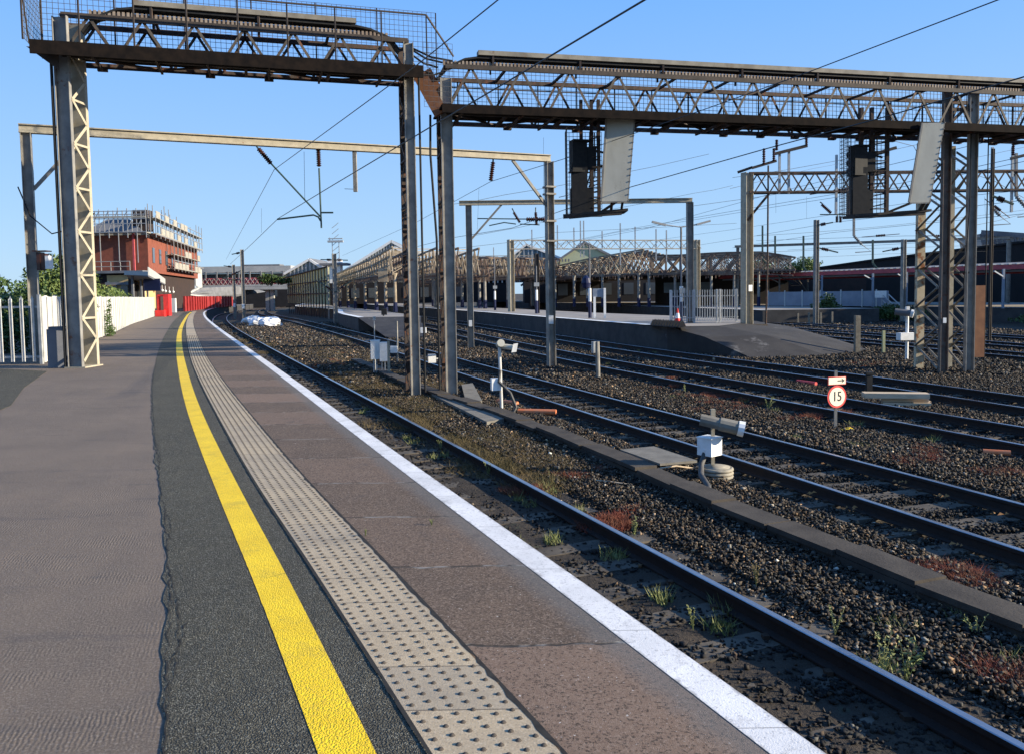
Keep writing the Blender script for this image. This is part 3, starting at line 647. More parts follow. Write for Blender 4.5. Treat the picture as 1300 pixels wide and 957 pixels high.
def truss(root, a, b, zb, zt, dep, pitch, ext0=0.0, ext1=0.0, und=.02, fas=.22, mat_front='truss_steel'):
    """a,b: front-face ends (x,y); box truss with chords, two lattice faces, walkway, ducts"""
    a, b = Vector((*a, 0)), Vector((*b, 0)); u = (b - a).normalized(); n = Vector((u.y, -u.x, 0))     # n points to the camera side
    L_ = (b - a).length
    for nm, o, mm in (('front_face', 0, mat_front), ('rear_face', -dep, 'rust')):
        ch = MB(); q = n * o
        ch.bar(a + q + Z * zt, b + q + Z * zt, .09, .11); ch.bar(a + q + Z * zb, b + q + Z * zb, .09, .11)
        if o == 0: ch.bar(a + q + Z * (zt - .02) + n * .05, b + q + Z * (zt - .02) + n * .05, .012, .09)
        ch.build('chord', 'rust' if o else 'dark', root)
        dg = MB(); k = int(L_ / pitch); st = L_ / k
        for i in range(k):
            p0, p1, p2 = a + q + u * (i * st), a + q + u * ((i + .5) * st), a + q + u * ((i + 1) * st)
            for (r, s_) in ((p0 + Z * zb, p1 + Z * zt), (p1 + Z * zt, p2 + Z * zb)):
                dg.bar(r, s_, .012, .065, up=n.cross((s_ - r)).normalized()); dg.bar(r + n * -.03, s_ + n * -.03, .05, .010, up=n.cross((s_ - r)).normalized())
        dg.build('bracing', mm, root)
    k = int(L_ / 1.6); cl = MB(); p = a
    for i in range(k + 1):
        p = a + u * (L_ * i / k); bars('cross_beam', 'rust', root, [(p + Z * zt, p - n * dep + Z * zt, .06, .06), (p + Z * (zb - .02), p - n * dep + Z * (zb - .02), .07, .09)])
    zg = [a + u * (L_ * i / k) - n * (dep * (i % 2)) + Z * zb for i in range(k + 1)]; cl.tube(zg, .03, 4); cl.build('cross_bracing', 'rust', root)
    # walkway in front and its edge beam; under-slung brackets below it
    wk = MB(); p, q = a - u * ext0, b + u * ext1
    wk.bar(p + n * .36 + Z * (zb + .05), q + n * .36 + Z * (zb + .05), .62, .05); wk.bar(p + n * .69 + Z * (zb - .04), q + n * .69 + Z * (zb - .04), .05, fas)
    wk.bar(p - n * (dep * .5) + Z * (zb + .06), q - n * (dep * .5) + Z * (zb + .06), dep * .55, .04)
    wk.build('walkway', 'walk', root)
    br = MB(); zz = zb - und
    br.bar(a - n * dep + Z * zz, b - n * dep + Z * zz, .07, .07); k = int(L_ / 1.15)
    for i in range(k):
        c = a + u * ((i + .5) * L_ / k + random.uniform(-.25, .25)); br.bar(c + n * .6 + Z * (zb - .1), c - n * dep + Z * (zz - .06), .05, .07)
        if random.random() < .6: br.box(c - n * dep + Z * (zz - .06), (.22, .12, .08), math.atan2(u.y, u.x))
    br.build('underslung_bracket', 'rust', root)
    return a, b, u, n, L_

def ducts(root, a, b, u, n, L_, zt, dep, s0, s1, drop0=True, drop1=True):
    """grey cable trunking and a ribbed tray riding on top of a truss"""
    o = n * (-dep * .25)
    def path(off_, h, w_, hh, mb, d0, d1):
        pts = []
        if d0: pts += [(s0 - 1.1, zt - .28), (s0 - .8, zt + .05), (s0 - .35, zt + h - .06)]
        pts += [(s0, zt + h), (s1, zt + h)]
        if d1: pts += [(s1 + .35, zt + h - .05), (s1 + .85, zt + .1), (s1 + 1.1, zt - .2)]
        for (x0, z0), (x1, z1) in zip(pts, pts[1:]): mb.bar(a + u * x0 + o + off_ + Z * z0, a + u * x1 + o + off_ + Z * z1, w_, hh)
    mb = MB(); path(n * .12, .44, .26, .12, mb, False, False); mb.build('cable_trunking', 'tray', root)
    mb = MB(); path(n * .02, .33, .34, .05, mb, drop0, drop1); path(n * -.1, .25, .05, .05, mb, drop0, drop1); mb.build('cable_bundle', 'black', root)
    mb = MB(); s = s0 - .9
    while s < s1 + .8:
        c = a + u * s + o + n * .17 + Z * (zt + .15); mb.box(c, (.055, .03, .13), math.atan2(u.y, u.x)); s += .10
    mb.bar(a + u * (s0 - .9) + o + n * .14 + Z * (zt + .15), a + u * (s1 + .8) + o + n * .14 + Z * (zt + .15), .02, .10); mb.build('ribbed_tray', 'ladder', root)
    mb = MB(); s = s0 + .4
    while s < s1:
        c = a + u * s + o; mb = MB(); mb.bar(c + n * .2 + Z * zt, c + n * .2 + Z * (zt + .42), .05); mb.bar(c - n * .2 + Z * zt, c - n * .2 + Z * (zt + .42), .05); mb.bar(c - n * .2 + Z * (zt + .3), c + n * .2 + Z * (zt + .3), .05); mb.build('tray_support', 'rust', root); s += 2.4

# ---- first gantry: spans the platform and the near track
g1a, g1b = (-10.14, 18.85), (-2.55, 21.15)
root = thing('signal_gantry', 'tall lattice gantry with wire cage, spanning the platform and near track at left', 'gantry', (-10.36, 18.95, 0))
u = (Vector((*g1b, 0)) - Vector((*g1a, 0))).normalized(); n = Vector((u.y, -u.x, 0))
A_, B_ = Vector((*g1a, 0)), Vector((*g1b, 0))
lattice_column(root, A_, A_ + V(.03, .55, 0), 0, 8.0, .34, .50, 'steelg', 'cream', 'cream')
lattice_column(root, B_, B_ - n * .75, ZB, 8.0, .25, .60, 'steel', 'rust', 'rust')
for cpt in (A_ + V(-.24, -.05, 0),):
    mb = MB(); mb.tube([cpt + Z * 0, cpt + Z * 7.0], .035, 8); mb.build('conduit', 'black', root)
a, b, uu, nn_, L_ = truss(root, g1a, g1b, 7.15, 8.05, .8, 1.12, .5, .25, .02, .30)
ducts(root, a, b, uu, nn_, L_, 8.0, .8, 1.5, L_ - 1.3)
# cage: rear mesh above, front rail
mb = MB(); r0 = a - uu * .62 - nn_ * 1.0; r1 = b + uu * .95 - nn_ * 1.0; grid_mesh(mb, r0, r1, 7.3, 9.15, .125, .009)
e0 = a - uu * .62 + nn_ * .66; grid_mesh(mb, e0, r0, 7.3, 8.55, .125, .009); 
grid_mesh(mb, b + uu * .3 + nn_ * .5, b + uu * 1.05 + nn_ * .5, 6.3, 7.9, .125, .008)
mb.build('cage_mesh', 'mesh', root)
mb = MB(); f0 = a - uu * .62 + nn_ * .70; f1_ = b + uu * .35 + nn_ * .70
mb.bar(f0 + Z * 8.5, f1_ + Z * 8.5, .035); mb.bar(f0 + Z * 8.5, r0 + Z * 8.9, .035); mb.bar(f0 + Z * 8.5, f0 + nn_ * -.5 + Z * 7.3, .03)
for i in range(9):
    p = f0.lerp(f1_, i / 8); mb.bar(p + Z * 7.25, p + Z * 8.5, .032)
mb.bar(f1_ + Z * 8.5, b + uu * 1.1 + nn_ * .4 + Z * 7.62, .035); mb.bar(r0 + Z * 7.3, r0 + Z * 9.15, .035)
for i in range(7):
    p = r0.lerp(r1, i / 6); mb.bar(p + Z * 7.3, p + Z * 9.15, .03)
mb.build('handrail', 'dark', root)
mb = MB(); mb.poly([a - uu * .65 + nn_ * .3 + Z * 7.2, a - uu * .02 + nn_ * .3 + Z * 7.2, a - uu * .02 + nn_ * .3 + Z * 6.72], nn_ * .03); mb.build('gusset', 'dark', root)
mb = MB(); mb.box((a.x - .55, a.y + .25, .45), (.42, .3, .9), .3); mb.box((a.x - .55, a.y + .25, .93), (.34, .24, .06), .3); solo(mb, 'equipment_cabinet', 'slate', 'low grey steel cabinet between white hoarding and left gantry column', 'cabinet')

# ---- second gantry
g2a, g2b = (-1.62, 21.35), (14.3, 25.0)
A2, B2 = Vector((*g2a, 0)), Vector((*g2b, 0)); u2 = (B2 - A2).normalized(); n2 = Vector((u2.y, -u2.x, 0))
root2 = thing('signal_gantry', 'long rusty lattice signal gantry crossing the tracks to the right, with two signal cages', 'gantry', (-1.62, 21.35, ZB))
lattice_column(root2, A2, A2 - n2 * .85 + u2 * .02, ZB, 7.15, .30, .62, 'steel', 'rust', 'rust')
EX = 16.0; g2e = tuple((B2 + u2 * EX)[:2])
a, b, uu, nn_, L2 = truss(root2, g2a, g2e, 6.27, 7.46, 1.35, 1.30, .2, 0, .02, .22)
ducts(root2, a, b, uu, nn_, L2, 7.44, 1.35, .9, L2 - .2, True, False)
mb = MB(); grid_mesh(mb, a + uu * .2 - nn_ * 1.45, a + uu * 24 - nn_ * 1.45, 6.4, 7.85, .13, .011); mb.build('cage_mesh', 'mesh', root2)
mb = MB(); 
for i in range(22):
    p = a + uu * (i * 1.15 + .55) - nn_ * 1.43; mb.bar(p + Z * 6.25, p + Z * 7.45, .035)
mb.bar(a - nn_ * 1.43 + Z * 7.28, a + uu * 24 - nn_ * 1.43 + Z * 7.28, .03); mb.build('mesh_post', 'dark', root2)
# rusty stair stringer / link between the two gantries
mb = MB(); p = D(566, 95, 21.4); mb.bar(D(533, 96, 21.3), D(560, 145, 21.2), .10, .36, up=(1, 0, .6)); mb.bar(D(541, 90, 21.6), D(568, 138, 21.6), .08, .26, up=(1, 0, .6)); mb.build('stair_stringer', 'rustpanel', root2)
mb = MB()
for (x0, y0, x1, y1) in ((520, 62, 562, 80), (520, 68, 556, 86), (520, 60, 575, 78), (522, 78, 540, 92), (540, 91, 562, 92)):
    p, q = D(x0, y0, 21.2), D(x1, y1, 21.3); mb.tube([p, p.lerp(q, .5) - Z * .08, q], .025, 6)
mb.build('hanging_cable', 'black', root2)
mb = MB(); p = A2 + V(-.3, -.1, 0); mb.tube([p + Z * ZB, p + Z * 3, p + Z * 5.2 + V(-.12, 0, 0), p + Z * 6.2 + V(-.1, 0, 0)], .03, 8); p = B_ + V(.26, 0, 0); mb.tube([p + Z * ZB, p + Z * 7.2], .028, 8); mb.build('conduit', 'black', root2)
# tower: two deep lattice columns
T1_ = V(13.28, 25.0, 0); T2_ = V(14.16, 25.15, 0)
for (c, m1, m2, w_) in ((T1_, 'brownsteel', 'rustcream', .25), (T2_, 'steel', 'cream', .27)):
    nA = V(0, -1, 0); far = c + V(.12 if c is T2_ else 0, 1.35, 0)
    mb = MB(); channel_post(mb, c, ZB, 7.5, w_, .16, .02, nA); mb.build('column_post', m1, root2)
    mb = MB(); channel_post(mb, far, ZB, 6.1 if c is T2_ else 6.2, w_, .16, .02, -nA); mb.build('column_post', m2, root2)
    mb = MB(); z = ZB + .15; k = 0
    while z + .62 < 6.0:
        for sg in (-1, 1):
            o = V(sg * (w_ / 2 + .02), 0, 0); p, q = (c, far) if k % 2 == 0 else (far, c)
            mb.ang(p + o + Z * z, q + o + Z * (z + .62), .075, .012)
        z += .62; k += 1
    mb.build('lacing', 'steel', root2)
mb = MB(); z = 6.3
bars('tower_tie', 'rust', root2, [(T1_ + Z * 6.35, T2_ + Z * 6.35, .05, .09), (T1_ + Z * 6.95, T2_ + Z * 6.95, .05, .09), (T1_ + Z * 6.4, T2_ + Z * 7.2, .05, .08), (T1_ + Z * 7.0, T2_ + Z * 7.6, .05, .08), (T1_ + Z * 2, T2_ + Z * 2, .04, .06)])

mb = MB(); p = T2_ + V(.28, -.12, 0); mb.bar(p + Z * (ZB + .5), p + Z * 1.6, .30, .06, up=(0, 1, 0)); mb.build('rusty_cover_plate', 'rustpanel', root2)
mb = MB(); p = T2_ + V(.46, -.1, 0); mb.tube([p + Z * ZB, p + Z * 6.1], .018, 6); p = T2_ + V(-.25, -.15, 0); mb.tube([p + Z * 7.5, p + Z * 6.9, p + V(.15, 0, 6.5), p + V(.15, 0, 4.0), p + Z * 1.5], .014, 6); mb.build('conduit', 'black', root2)
mb = MB(); mb.box(T1_ + V(-.02, -.17, .55), (.10, .012, .16)); mb.build('number_plate', 'white', root2)

# ---- signals hanging in cages below the long gantry
def signal(px0, px1, bx0, bx1, sk, label, Yd):
    c = D((px0 + px1) / 2, 200, Yd); root = thing('railway_signal', label, 'signal', tuple(V(c.x, c.y, 3.5)), 'signals hung in cages from the long gantry')
    def q(x, z, y=0): return V(D(x, 200, Yd).x, Yd + y, z)
    zt, zl = 6.15, 3.72; xl = (px0 + px1) / 2
    mb = MB(); xw = D(px1, 200, Yd).x - D(px0, 200, Yd).x
    c = q(px0 + 9, 5.35); mb.box(c, (.42, .34, .78), .25); mb.box(c + V(.34, .05, -.05), (.32, .28, .6)); mb.box(c + V(.05, 0, .42), (.5, .4, .05), .25); mb.box(c + V(0, 0, -.42), (.46, .38, .05), .25)
    for k_ in range(3): mb.tube([c + V(-.05, .15, -.25 + k_ * .25), c + V(-.09, .42, -.26 + k_ * .25)], .10, 10)
    mb.bar(c + V(.5, 0, -.3), c + V(.8, .05, -.25), .07); mb.bar(c + V(.5, 0, .15), c + V(.75, .05, .1), .05)
    mb.build('signal_head', 'black', root)
    mb = MB(); mb.box(q(px0 + 10, 4.42), (.44, .30, 1.45)); mb.box(q(px0 + 13, 4.1, .05), (.62, .34, .75)); mb.box(q(px0 + 11, 5.02, 0), (.5, .2, .06)); mb.build('housing', 'black', root)
    mb = MB()
    for xx in (px0 + 13, px0 + 26, px1 - 2): mb.bar(q(xx, 6.9), q(xx, zl), .09, .13, up=(0, 1, 0))
    mb.build('hanger', 'rust', root)
    mb = MB(); mb.bar(q(px0 - 2, zl - .02, 0), q(bx1 - 6, zl + .1, 0), .9, .07); mb.bar(q(px0 - 12, zl - .06, -.4), q(bx1 - 14, zl + .02, -.4), .06, .12); mb.build('cage_floor', 'dark', root)
    mb = MB(); grid_mesh(mb, q(px0 - 6, 0, .45), q(px1 + 4, 0, .45), zl, 6.1, .11, .012); grid_mesh(mb, q(px0 - 6, 0, .45), q(px0 - 6, 0, -.3), zl, 6.1, .11, .012); mb.build('cage_mesh', 'mesh', root)
    mb = MB()
    z = zl + .2
    while z < 6.0: mb.bar(q(px0 + 26, z, -.12), q(px1 - 2, z, -.12), .025); z += .28
    for k in range(7): mb.bar(q(px0 + 14, 3.95 + k * .3 + rng.normal(0, .05)), q(px1, 4.1 + k * .3), .035)
    for k in range(4): mb.tube([q(px0 + 24 + k * 3, 6.0), q(px0 + 22 + k * 4, 5.2 - .2 * k), q(px0 + 16 + k * 3, 4.5)], .018, 6)
    mb.bar(q(px1, zl + .08, .2), q(bx1 - 12, zl + .45, .1), .07); mb.build('ladder', 'dark', root)
    mb = MB(); w_ = D(bx1, 200, Yd).x - D(bx0, 200, Yd).x; ztop, zbot = 6.28, 4.02
    p = [q(bx0, zbot, -.78) + V(-sk, 0, 0), q(bx1 - 4, zbot, -.78) + V(-sk, 0, 0), q(bx1, ztop, -.78), q(bx0 + 2, ztop, -.78)]
    mb.poly(p, (0, .05, 0)); bd = mb.build('backing_board', 'board', root)
    mb = MB(); mb.bar(p[0] + V(-.02, -.01, 0), p[3] + V(-.02, -.01, 0), .05); mb.bar(p[1] + V(.02, .06, 0), p[2] + V(.02, .06, 0), .04, .10); mb.bar(p[0] + V(0, -.01, -.02), p[1] + V(0, -.01, -.02), .04)
    for i in range(14): mb.box(p[1].lerp(p[2], i / 13) + V(.03, 0, 0), (.03, .03, .03))
    mb.build('edge_frame', 'steel', bd)
    mb = MB(); mb.bar(q(bx0 + 8, zbot + .05, -.7), q(bx0 + 8, zl + .1, -.4), .07); mb.bar(q(bx1 - 14, zbot + .05, -.7), q(bx1 - 14, zl + .1, -.4), .06); mb.build('board_bracket', 'rust', root)
    return root
signal(725, 762, 765, 800, .12, 'black railway signal in a mesh cage below mid-gantry, with upright grey board', 22.9)
signal(1080, 1128, 1152, 1180, .30, 'black railway signal in a mesh cage left of the lattice tower, with slanting grey board', 24.4)

# ---- overhead line portals
def portal(label, pl, pr, zl, zr, zb, bw, bh, mastw, m_mast='steel', zpl=None, over=.45, knees=True, group='portals carrying the overhead wires', m_beam='cream'):
    a, b = Vector((*pl, 0)), Vector((*pr, 0)); u = (b - a).normalized(); n = Vector((u.y, -u.x, 0)); rz = math.atan2(u.y, u.x)
    root = thing('overhead_line_portal', label, 'portal', (pl[0], pl[1], zl), group)
    for (c, z0) in ((a, zl), (b, zr)):
        mb = MB(); t = .016; w_ = mastw
        mb.box((c.x, c.y, (z0 + zb) / 2), (w_ - 2 * t, t, zb - z0), rz)
        for sg in (-1, 1): q = c + u * sg * (w_ / 2 - t / 2); mb.box((q.x, q.y, (z0 + zb) / 2), (t, w_, zb - z0), rz)
        mb.build('mast', m_mast, root)
    mb = MB(); p, q = a - u * over, b + u * (over * .25); t = .02
    mb.bar(p + Z * (zb + bh / 2), q + Z * (zb + bh / 2), t, bh - .01); mb.bar(p + Z * (zb + bh), q + Z * (zb + bh), bw, .03); mb.bar(p + Z * zb, q + Z * zb, bw, .03)
    mb.bar(p + Z * (zb + bh / 2) + n * (bw * .2), q + Z * (zb + bh / 2) + n * (bw * .2), .02, bh - .04)
    mb.build('beam', m_beam, root)
    if knees:
        bars('knee_brace', m_mast, root, [(c + u * s_ * .12 + Z * (zb - 1.55), c + u * s_ * 1.4 + Z * (zb - .02), .09, .09) for (c, s_) in ((a, 1), (b, -1))])
    return root, a, b, u, n
pr_, a, b, u, n = portal('grey beam portal crossing low behind both gantry legs, left mast behind the fence', (-13.33, 22.7), (1.40, 29.0), -.1, ZB, 6.20, .22, .21, .26, over=.16)
P1 = (a, b, u, n)
mb = MB(); 
for (x, z) in ((.1, 5.3), (.1, 5.05), (.1, 4.1), (.1, 3.4)): mb.box(b + V(0, -.02, z), (.38, .34, .06), .4)
mb.build('clamp', 'steel', pr_)
mb = MB(); mb.box(b + V(.0, -.17, .62), (.17, .012, .30)); mb.build('number_plate', 'white', pr_)
c = D(455, 215, 26.9); mb = MB(); mb.bar(V(c.x, c.y - .6, 6.2), V(c.x, c.y - .6, 4.9), .12); mb.bar(V(c.x, c.y - .6, 4.98), V(c.x - .35, c.y - .6, 5.0), .015); mb.build('drop_tube', 'steel', pr_)
mb = MB(); c = a + V(.22, -.1, 0); mb.box(c + V(.18, 0, 2.65), (.16, .2, .42)); mb.box(c + V(.08, 0, 2.65), (.10, .24, .5)); mb.box(c + V(.14, -.03, 2.93), (.38, .3, .03)); mb.build('lamp_box', 'insul', pr_); 
mb = MB(); mb.box(c + V(.31, 0, 2.62), (.10, .22, .36)); mb.build('lamp_cover', 'white', pr_)
mb = MB(); p, q = a + V(-.15, -.1, 4.75), P(72, 222, 4.2); mb.tube([a + V(-.2, -.15, 4.7), a + V(.1, -.15, 3.9), a + V(.7, -.2, 3.4), a + V(1.4, -.2, 3.55), a + V(1.9, -.2, 3.95)], .018, 6); mb.build('slack_cable', 'black', pr_)
pr2, a, b, u, n = portal('second beam portal, between the mid-gantry signal and the ramp mast', (-2.0, 39.5), (8.75, 39.8), ZB, -.02, 5.85, .24, .19, .30, knees=False)
mb = MB(); mb.bar(a + V(.1, 0, 4.2), a + V(1.6, 0, 5.85), .09); mb.build('knee_brace', 'steel', pr2)
mb = MB(); mb.box(a + V(0, -.17, .15), (.16, .012, .3)); mb.build('number_plate', 'white', pr2)
P2 = (a, b, u, n)

# lattice portals
def lattice_portal(label, pl, pr, zl, zr, zb, zt, mw, pitch, m_m='steel', m_l='rust', ext=0, stubs=(), tk=.06, dep=.5):
    a, b = Vector((*pl, 0)), Vector((*pr, 0)); u = (b - a).normalized(); n = Vector((u.y, -u.x, 0)); rz = math.atan2(u.y, u.x)
    root = thing('lattice_portal', label, 'portal', (pl[0], pl[1], zl), 'portals carrying the overhead wires')
    for (c, z0) in ((a, zl), (b, zr)):
        if z0 is None: continue
        mb = MB(); t = .02; zz = zt + .05
        mb.box((c.x, c.y, (z0 + zz) / 2), (mw - 2 * t, t, zz - z0), rz + .35)
        uu = Vector((math.cos(rz + .35), math.sin(rz + .35), 0))
        for sg in (-1, 1): q = c + uu * sg * (mw / 2 - t / 2); mb.box((q.x, q.y, (z0 + zz) / 2), (t, mw, zz - z0), rz + .35)
        mb.build('mast', m_m, root)
    mb = MB(); e = b + u * ext; L_ = (e - a).length
    for o in (n * dep / 2, -n * dep / 2):
        mb.bar(a + o + Z * zt, e + o + Z * zt, tk, tk); mb.bar(a + o + Z * zb, e + o + Z * zb, tk, tk)
    k = int(L_ / pitch)
    for i in range(k):
        p0, p1, p2 = [a + u * (L_ * (i + j) / k) for j in (0, .5, 1)]
        for sg in (-1, 1):
            o = n * dep / 2 * sg; sh = u * (.25 * pitch if sg > 0 else 0)
            mb.bar(p0 + o + sh + Z * zb, p1 + o + sh + Z * zt, tk * .65); mb.bar(p1 + o + sh + Z * zt, p2 + o + sh + Z * zb, tk * .65)
    mb.bar(a + Z * (zb - 1.3), a + u * 1.1 + Z * zb, tk * 1.2)
    if ext == 0: mb.bar(b + Z * (zb - 1.3), b - u * 1.1 + Z * zb, tk * 1.2)
    mb.build('lattice_beam', m_l, root)
    bars('upright', 'galv', root, [(a + u * s_ + Z * z0, a + u * s_ + Z * z1, .10) for (s_, z0, z1) in stubs])
    return root, a, b, u, n
lp, a, b, u, n = lattice_portal('lattice portal standing on the concrete ramp, running off behind the tower', (11.25, 38.8), (30, 39.6), -.45, None, 6.15, 7.05, .42, 1.1, 'cream', 'rust', 2, [(1.55, 6.1, 8.0), (2.0, 6.1, 8.15), (4.3, 5.1, 7.9), (6.1, 6.1, 8.0), (6.7, 6.1, 8.1), (9.5, 5.2, 7.9), (11.9, 5.0, 8.2), (12.9, 5.1, 8.2), (14.2, 6.1, 8.3), (16, 3.2, 8.6)], .08, .55)
LP = (a, b, u, n)
bars('insulator_arm', 'dark', lp, [(a + V(-.45, 0, 7.12), a + V(.25, 0, 7.35), .06, .12), (a + V(.2, -.1, 7.3), a + V(1.35, -.1, 7.62), .08, .12), (a + V(1.3, -.1, 7.95), a + V(2.8, -.1, 8.3), .10, .14), (a + V(5.9, -.1, 7.85), a + V(7.0, -.1, 8.15), .10, .14), (a + V(12.4, -.1, 7.55), a + V(15.6, -.1, 8.3), .10, .14)])

for (x, z, h) in ((.75, 7.45, .75), (1.22, 7.6, .6), (1.35, 8.1, .5), (2.75, 8.3, .6), (5.92, 7.95, .75), (12.5, 7.7, .65), (14.0, 8.15, .7)):
    mb = MB(); mb.insul(a + V(x, -.12, z), a + V(x, -.12, z + h), .085, 7); mb.build('insulator', 'insul', lp)
mb = MB(); mb.box(a + V(.1, -.24, 1.65), (.2, .02, .3), .3); mb.build('number_plate', 'white', lp)
mb = MB(); mb.tube([a + V(.95, -.15, 7.4), a + V(.95, -.1, 3), a + V(.9, 0, -.5)], .04, 6); mb.build('rusty_conduit', 'rust', lp)
mb = MB(); mb.box(a + V(.1, 0, -.14), (1.5, .8, .14), .2); solo(mb, 'mast_footing', 'trough', 'dark concrete footing pad under the big ramp mast', 'footing')
lattice_portal('distant lattice portal crossing in front of the long rusty canopy', (-.0, 70), (16.9, 74.0), 0, 0, 5.35, 6.1, .45, 1.35, 'cream', 'steel', 0, [(1.9, 4, 7), (4.2, 5.3, 7.4), (5.7, 5.3, 7.2), (6.3, 4.6, 7.8), (6.6, 4.6, 7.8), (8.3, 5.3, 6.9), (10.0, 3.9, 7.6), (11.4, 4.9, 7.3), (13.4, 4.3, 7.1), (14.4, 4.2, 7)], .07, .4)
lattice_portal('faraway thin lattice portal left of the second beam portal, above the island canopy', (-9, 96), (2.5, 97), 0, 0, 5.4, 6.0, .3, 1.2, 'steel', 'steel', 0, [(3, 4, 6.6), (7, 4, 7)], .06, .3)
portal('farthest pale beam portal low over the tracks at right', (22.3, 80), (44, 72), -1, -1, 5.7, .3, .2, .3, 'steel', over=.3, knees=False, m_beam='steel')

# ---- single masts
def mast(label, x, y, z0, z1, w_, arms=(), plate=None, m='steel'):
    root = thing('overhead_line_mast', label, 'mast', (x, y, z0), 'single masts of the overhead line')
    mb = MB(); t = .02; mb.box((x, y, (z0 + z1) / 2), (w_ - 2 * t, t, z1 - z0), .4)
    for sg in (-1, 1): mb.box((x + math.cos(.4) * sg * w_ / 2, y + math.sin(.4) * sg * w_ / 2, (z0 + z1) / 2), (t, w_, z1 - z0), .4)
    mb.build('post', m, root)
    if arms:
        mb = MB(); ins = MB()
        bars('bracket_arm', 'green', root, [(V(x + x0, y, zz0), V(x + x1, y, zz1), .09) for (x0, zz0, x1, zz1) in arms])
        for (x0, zz0, x1, zz1) in arms:
            ins = MB(); ins.insul(V(x + x0, y, zz0).lerp(V(x + x1, y, zz1), .25), V(x + x0, y, zz0).lerp(V(x + x1, y, zz1), .55), .14, 4); ins.build('insulator', 'insul', root)
    if plate: mb = MB(); mb.box((x, y - w_ * .6, plate), (.3, .02, .5)); mb.build('number_plate', 'white', root)
mast('single grey mast beside the white rubbish bags near the curve of the track', -29.0, 88, ZB, 6.7, .34, [(0, 6.4, -1.1, 6.2), (0, 4.5, -2.2, 3.6), (0, 3.4, -2.2, 3.6)], .6)
mast('shorter mast left of the one by the rubbish bags, nearer the red hoarding', -34.4, 101, ZB, 5.6, .34, [(0, 5.3, -1.2, 5.5)], .6)
mast('single grey mast between the panelled wall and the left island canopy', -16.9, 78, ZB, 5.6, .36, [(0, 5.0, -1.3, 5.05), (0, 5.0, 1.3, 4.95), (0, 1.9, 1.6, 3.0), (0, 1.9, -1.6, 3.0)])
mast('thin dark mast right of the pale lattice-portal mast on the island platform', 2.0, 63, 0, 4.6, .26, [], None, 'dark')
mast('slim mast standing among the right-hand tracks behind the left signal cage', 22.5, 60, ZB, 6.6, .28, [(0, 6.2, 1.2, 6.4), (0, 4.6, 1.6, 4.2)])
mast('slim far mast against the dark wall left of the lattice tower', 29.9, 62, ZB, 5.2, .28, [(0, 4.6, -1.6, 4.3)])
mast('dark slender mast right of the lattice tower, rising past the factory roof', 22.7, 38.5, ZB, 8.0, .11, [(0, 5.8, 1.0, 5.4)], None, 'dark')

# registration equipment hanging from portal 1 and 2 (insulators with arms)
def reg(name, label, segs, ins, m='green', r=.028):
    pts = [p for s_ in segs for p in s_]; c = pts[0]
    root = thing(name, label, 'wire support', tuple(c), 'insulated arms holding the overhead wires')
    mb = MB()
    for s_ in segs: mb.tube(s_, r, 7)
    mb.build('arm', m, root)
    for (p, q, rr) in ins:
        mb = MB(); mb.insul(p, q, rr, 9); mb.build('insulator', 'insul', root)
Yp = 25.9
reg('registration_arm', 'V-shaped insulated arm hanging from the portal beam over the near track', 
    [[D(323, 182, Yp), D(329, 191, Yp)], [D(344, 208, Yp), D(408, 277, Yp)], [D(403, 186, Yp), D(403.5, 190, Yp)], [D(405, 214, Yp), D(408, 290, Yp)], [D(352, 279, Yp), D(398, 273.5, Yp), D(404, 276, Yp), D(407, 281, Yp)], [D(408, 270.5, Yp), D(423, 270.5, Yp)]],
    [(D(328, 189, Yp), D(344, 208, Yp), .085), (D(404, 190, Yp), D(405, 212, Yp), .085)])
Yp = 28.3
reg('hanging_insulator', 'short brown insulator hanging near the right end of the portal beam', [[D(626, 197, Yp), D(626, 206, Yp)]], [(D(626, 206, Yp), D(623, 230, Yp), .09)])
Yp = 39.6
reg('registration_arm', 'horizontal insulated arm below the left end of the second portal beam',
    [[D(606, 278, Yp), D(698, 279, Yp)], [D(650, 265, Yp), D(654, 272, Yp)], [D(660, 285, Yp), D(685, 286, Yp)], [D(680, 264, Yp), D(680, 270, Yp)], [D(621, 287, Yp), D(640, 283, Yp), D(655, 285, Yp)]],
    [(D(668, 279, Yp), D(692, 279, Yp), .12), (D(652, 270, Yp), D(660, 283, Yp), .08), (D(680, 270, Yp), D(681, 286, Yp), .09)])
reg('registration_arm', 'insulated arm reaching left from under the ramp lattice portal toward the right signal', 
    [[D(1041, 257, 39), D(1044, 259, 39)], [D(1056, 273, 39), D(1078, 273, 39)], [D(1041, 273, 39), D(1056, 273, 39)], [D(1063, 273, 39), D(1063, 276, 39)]],
    [(D(1043, 260, 39), D(1055, 271, 39), .09), (D(1062.5, 275, 39), D(1062.5, 283, 39), .08), (D(1067, 275, 39), D(1067, 283, 39), .08)])

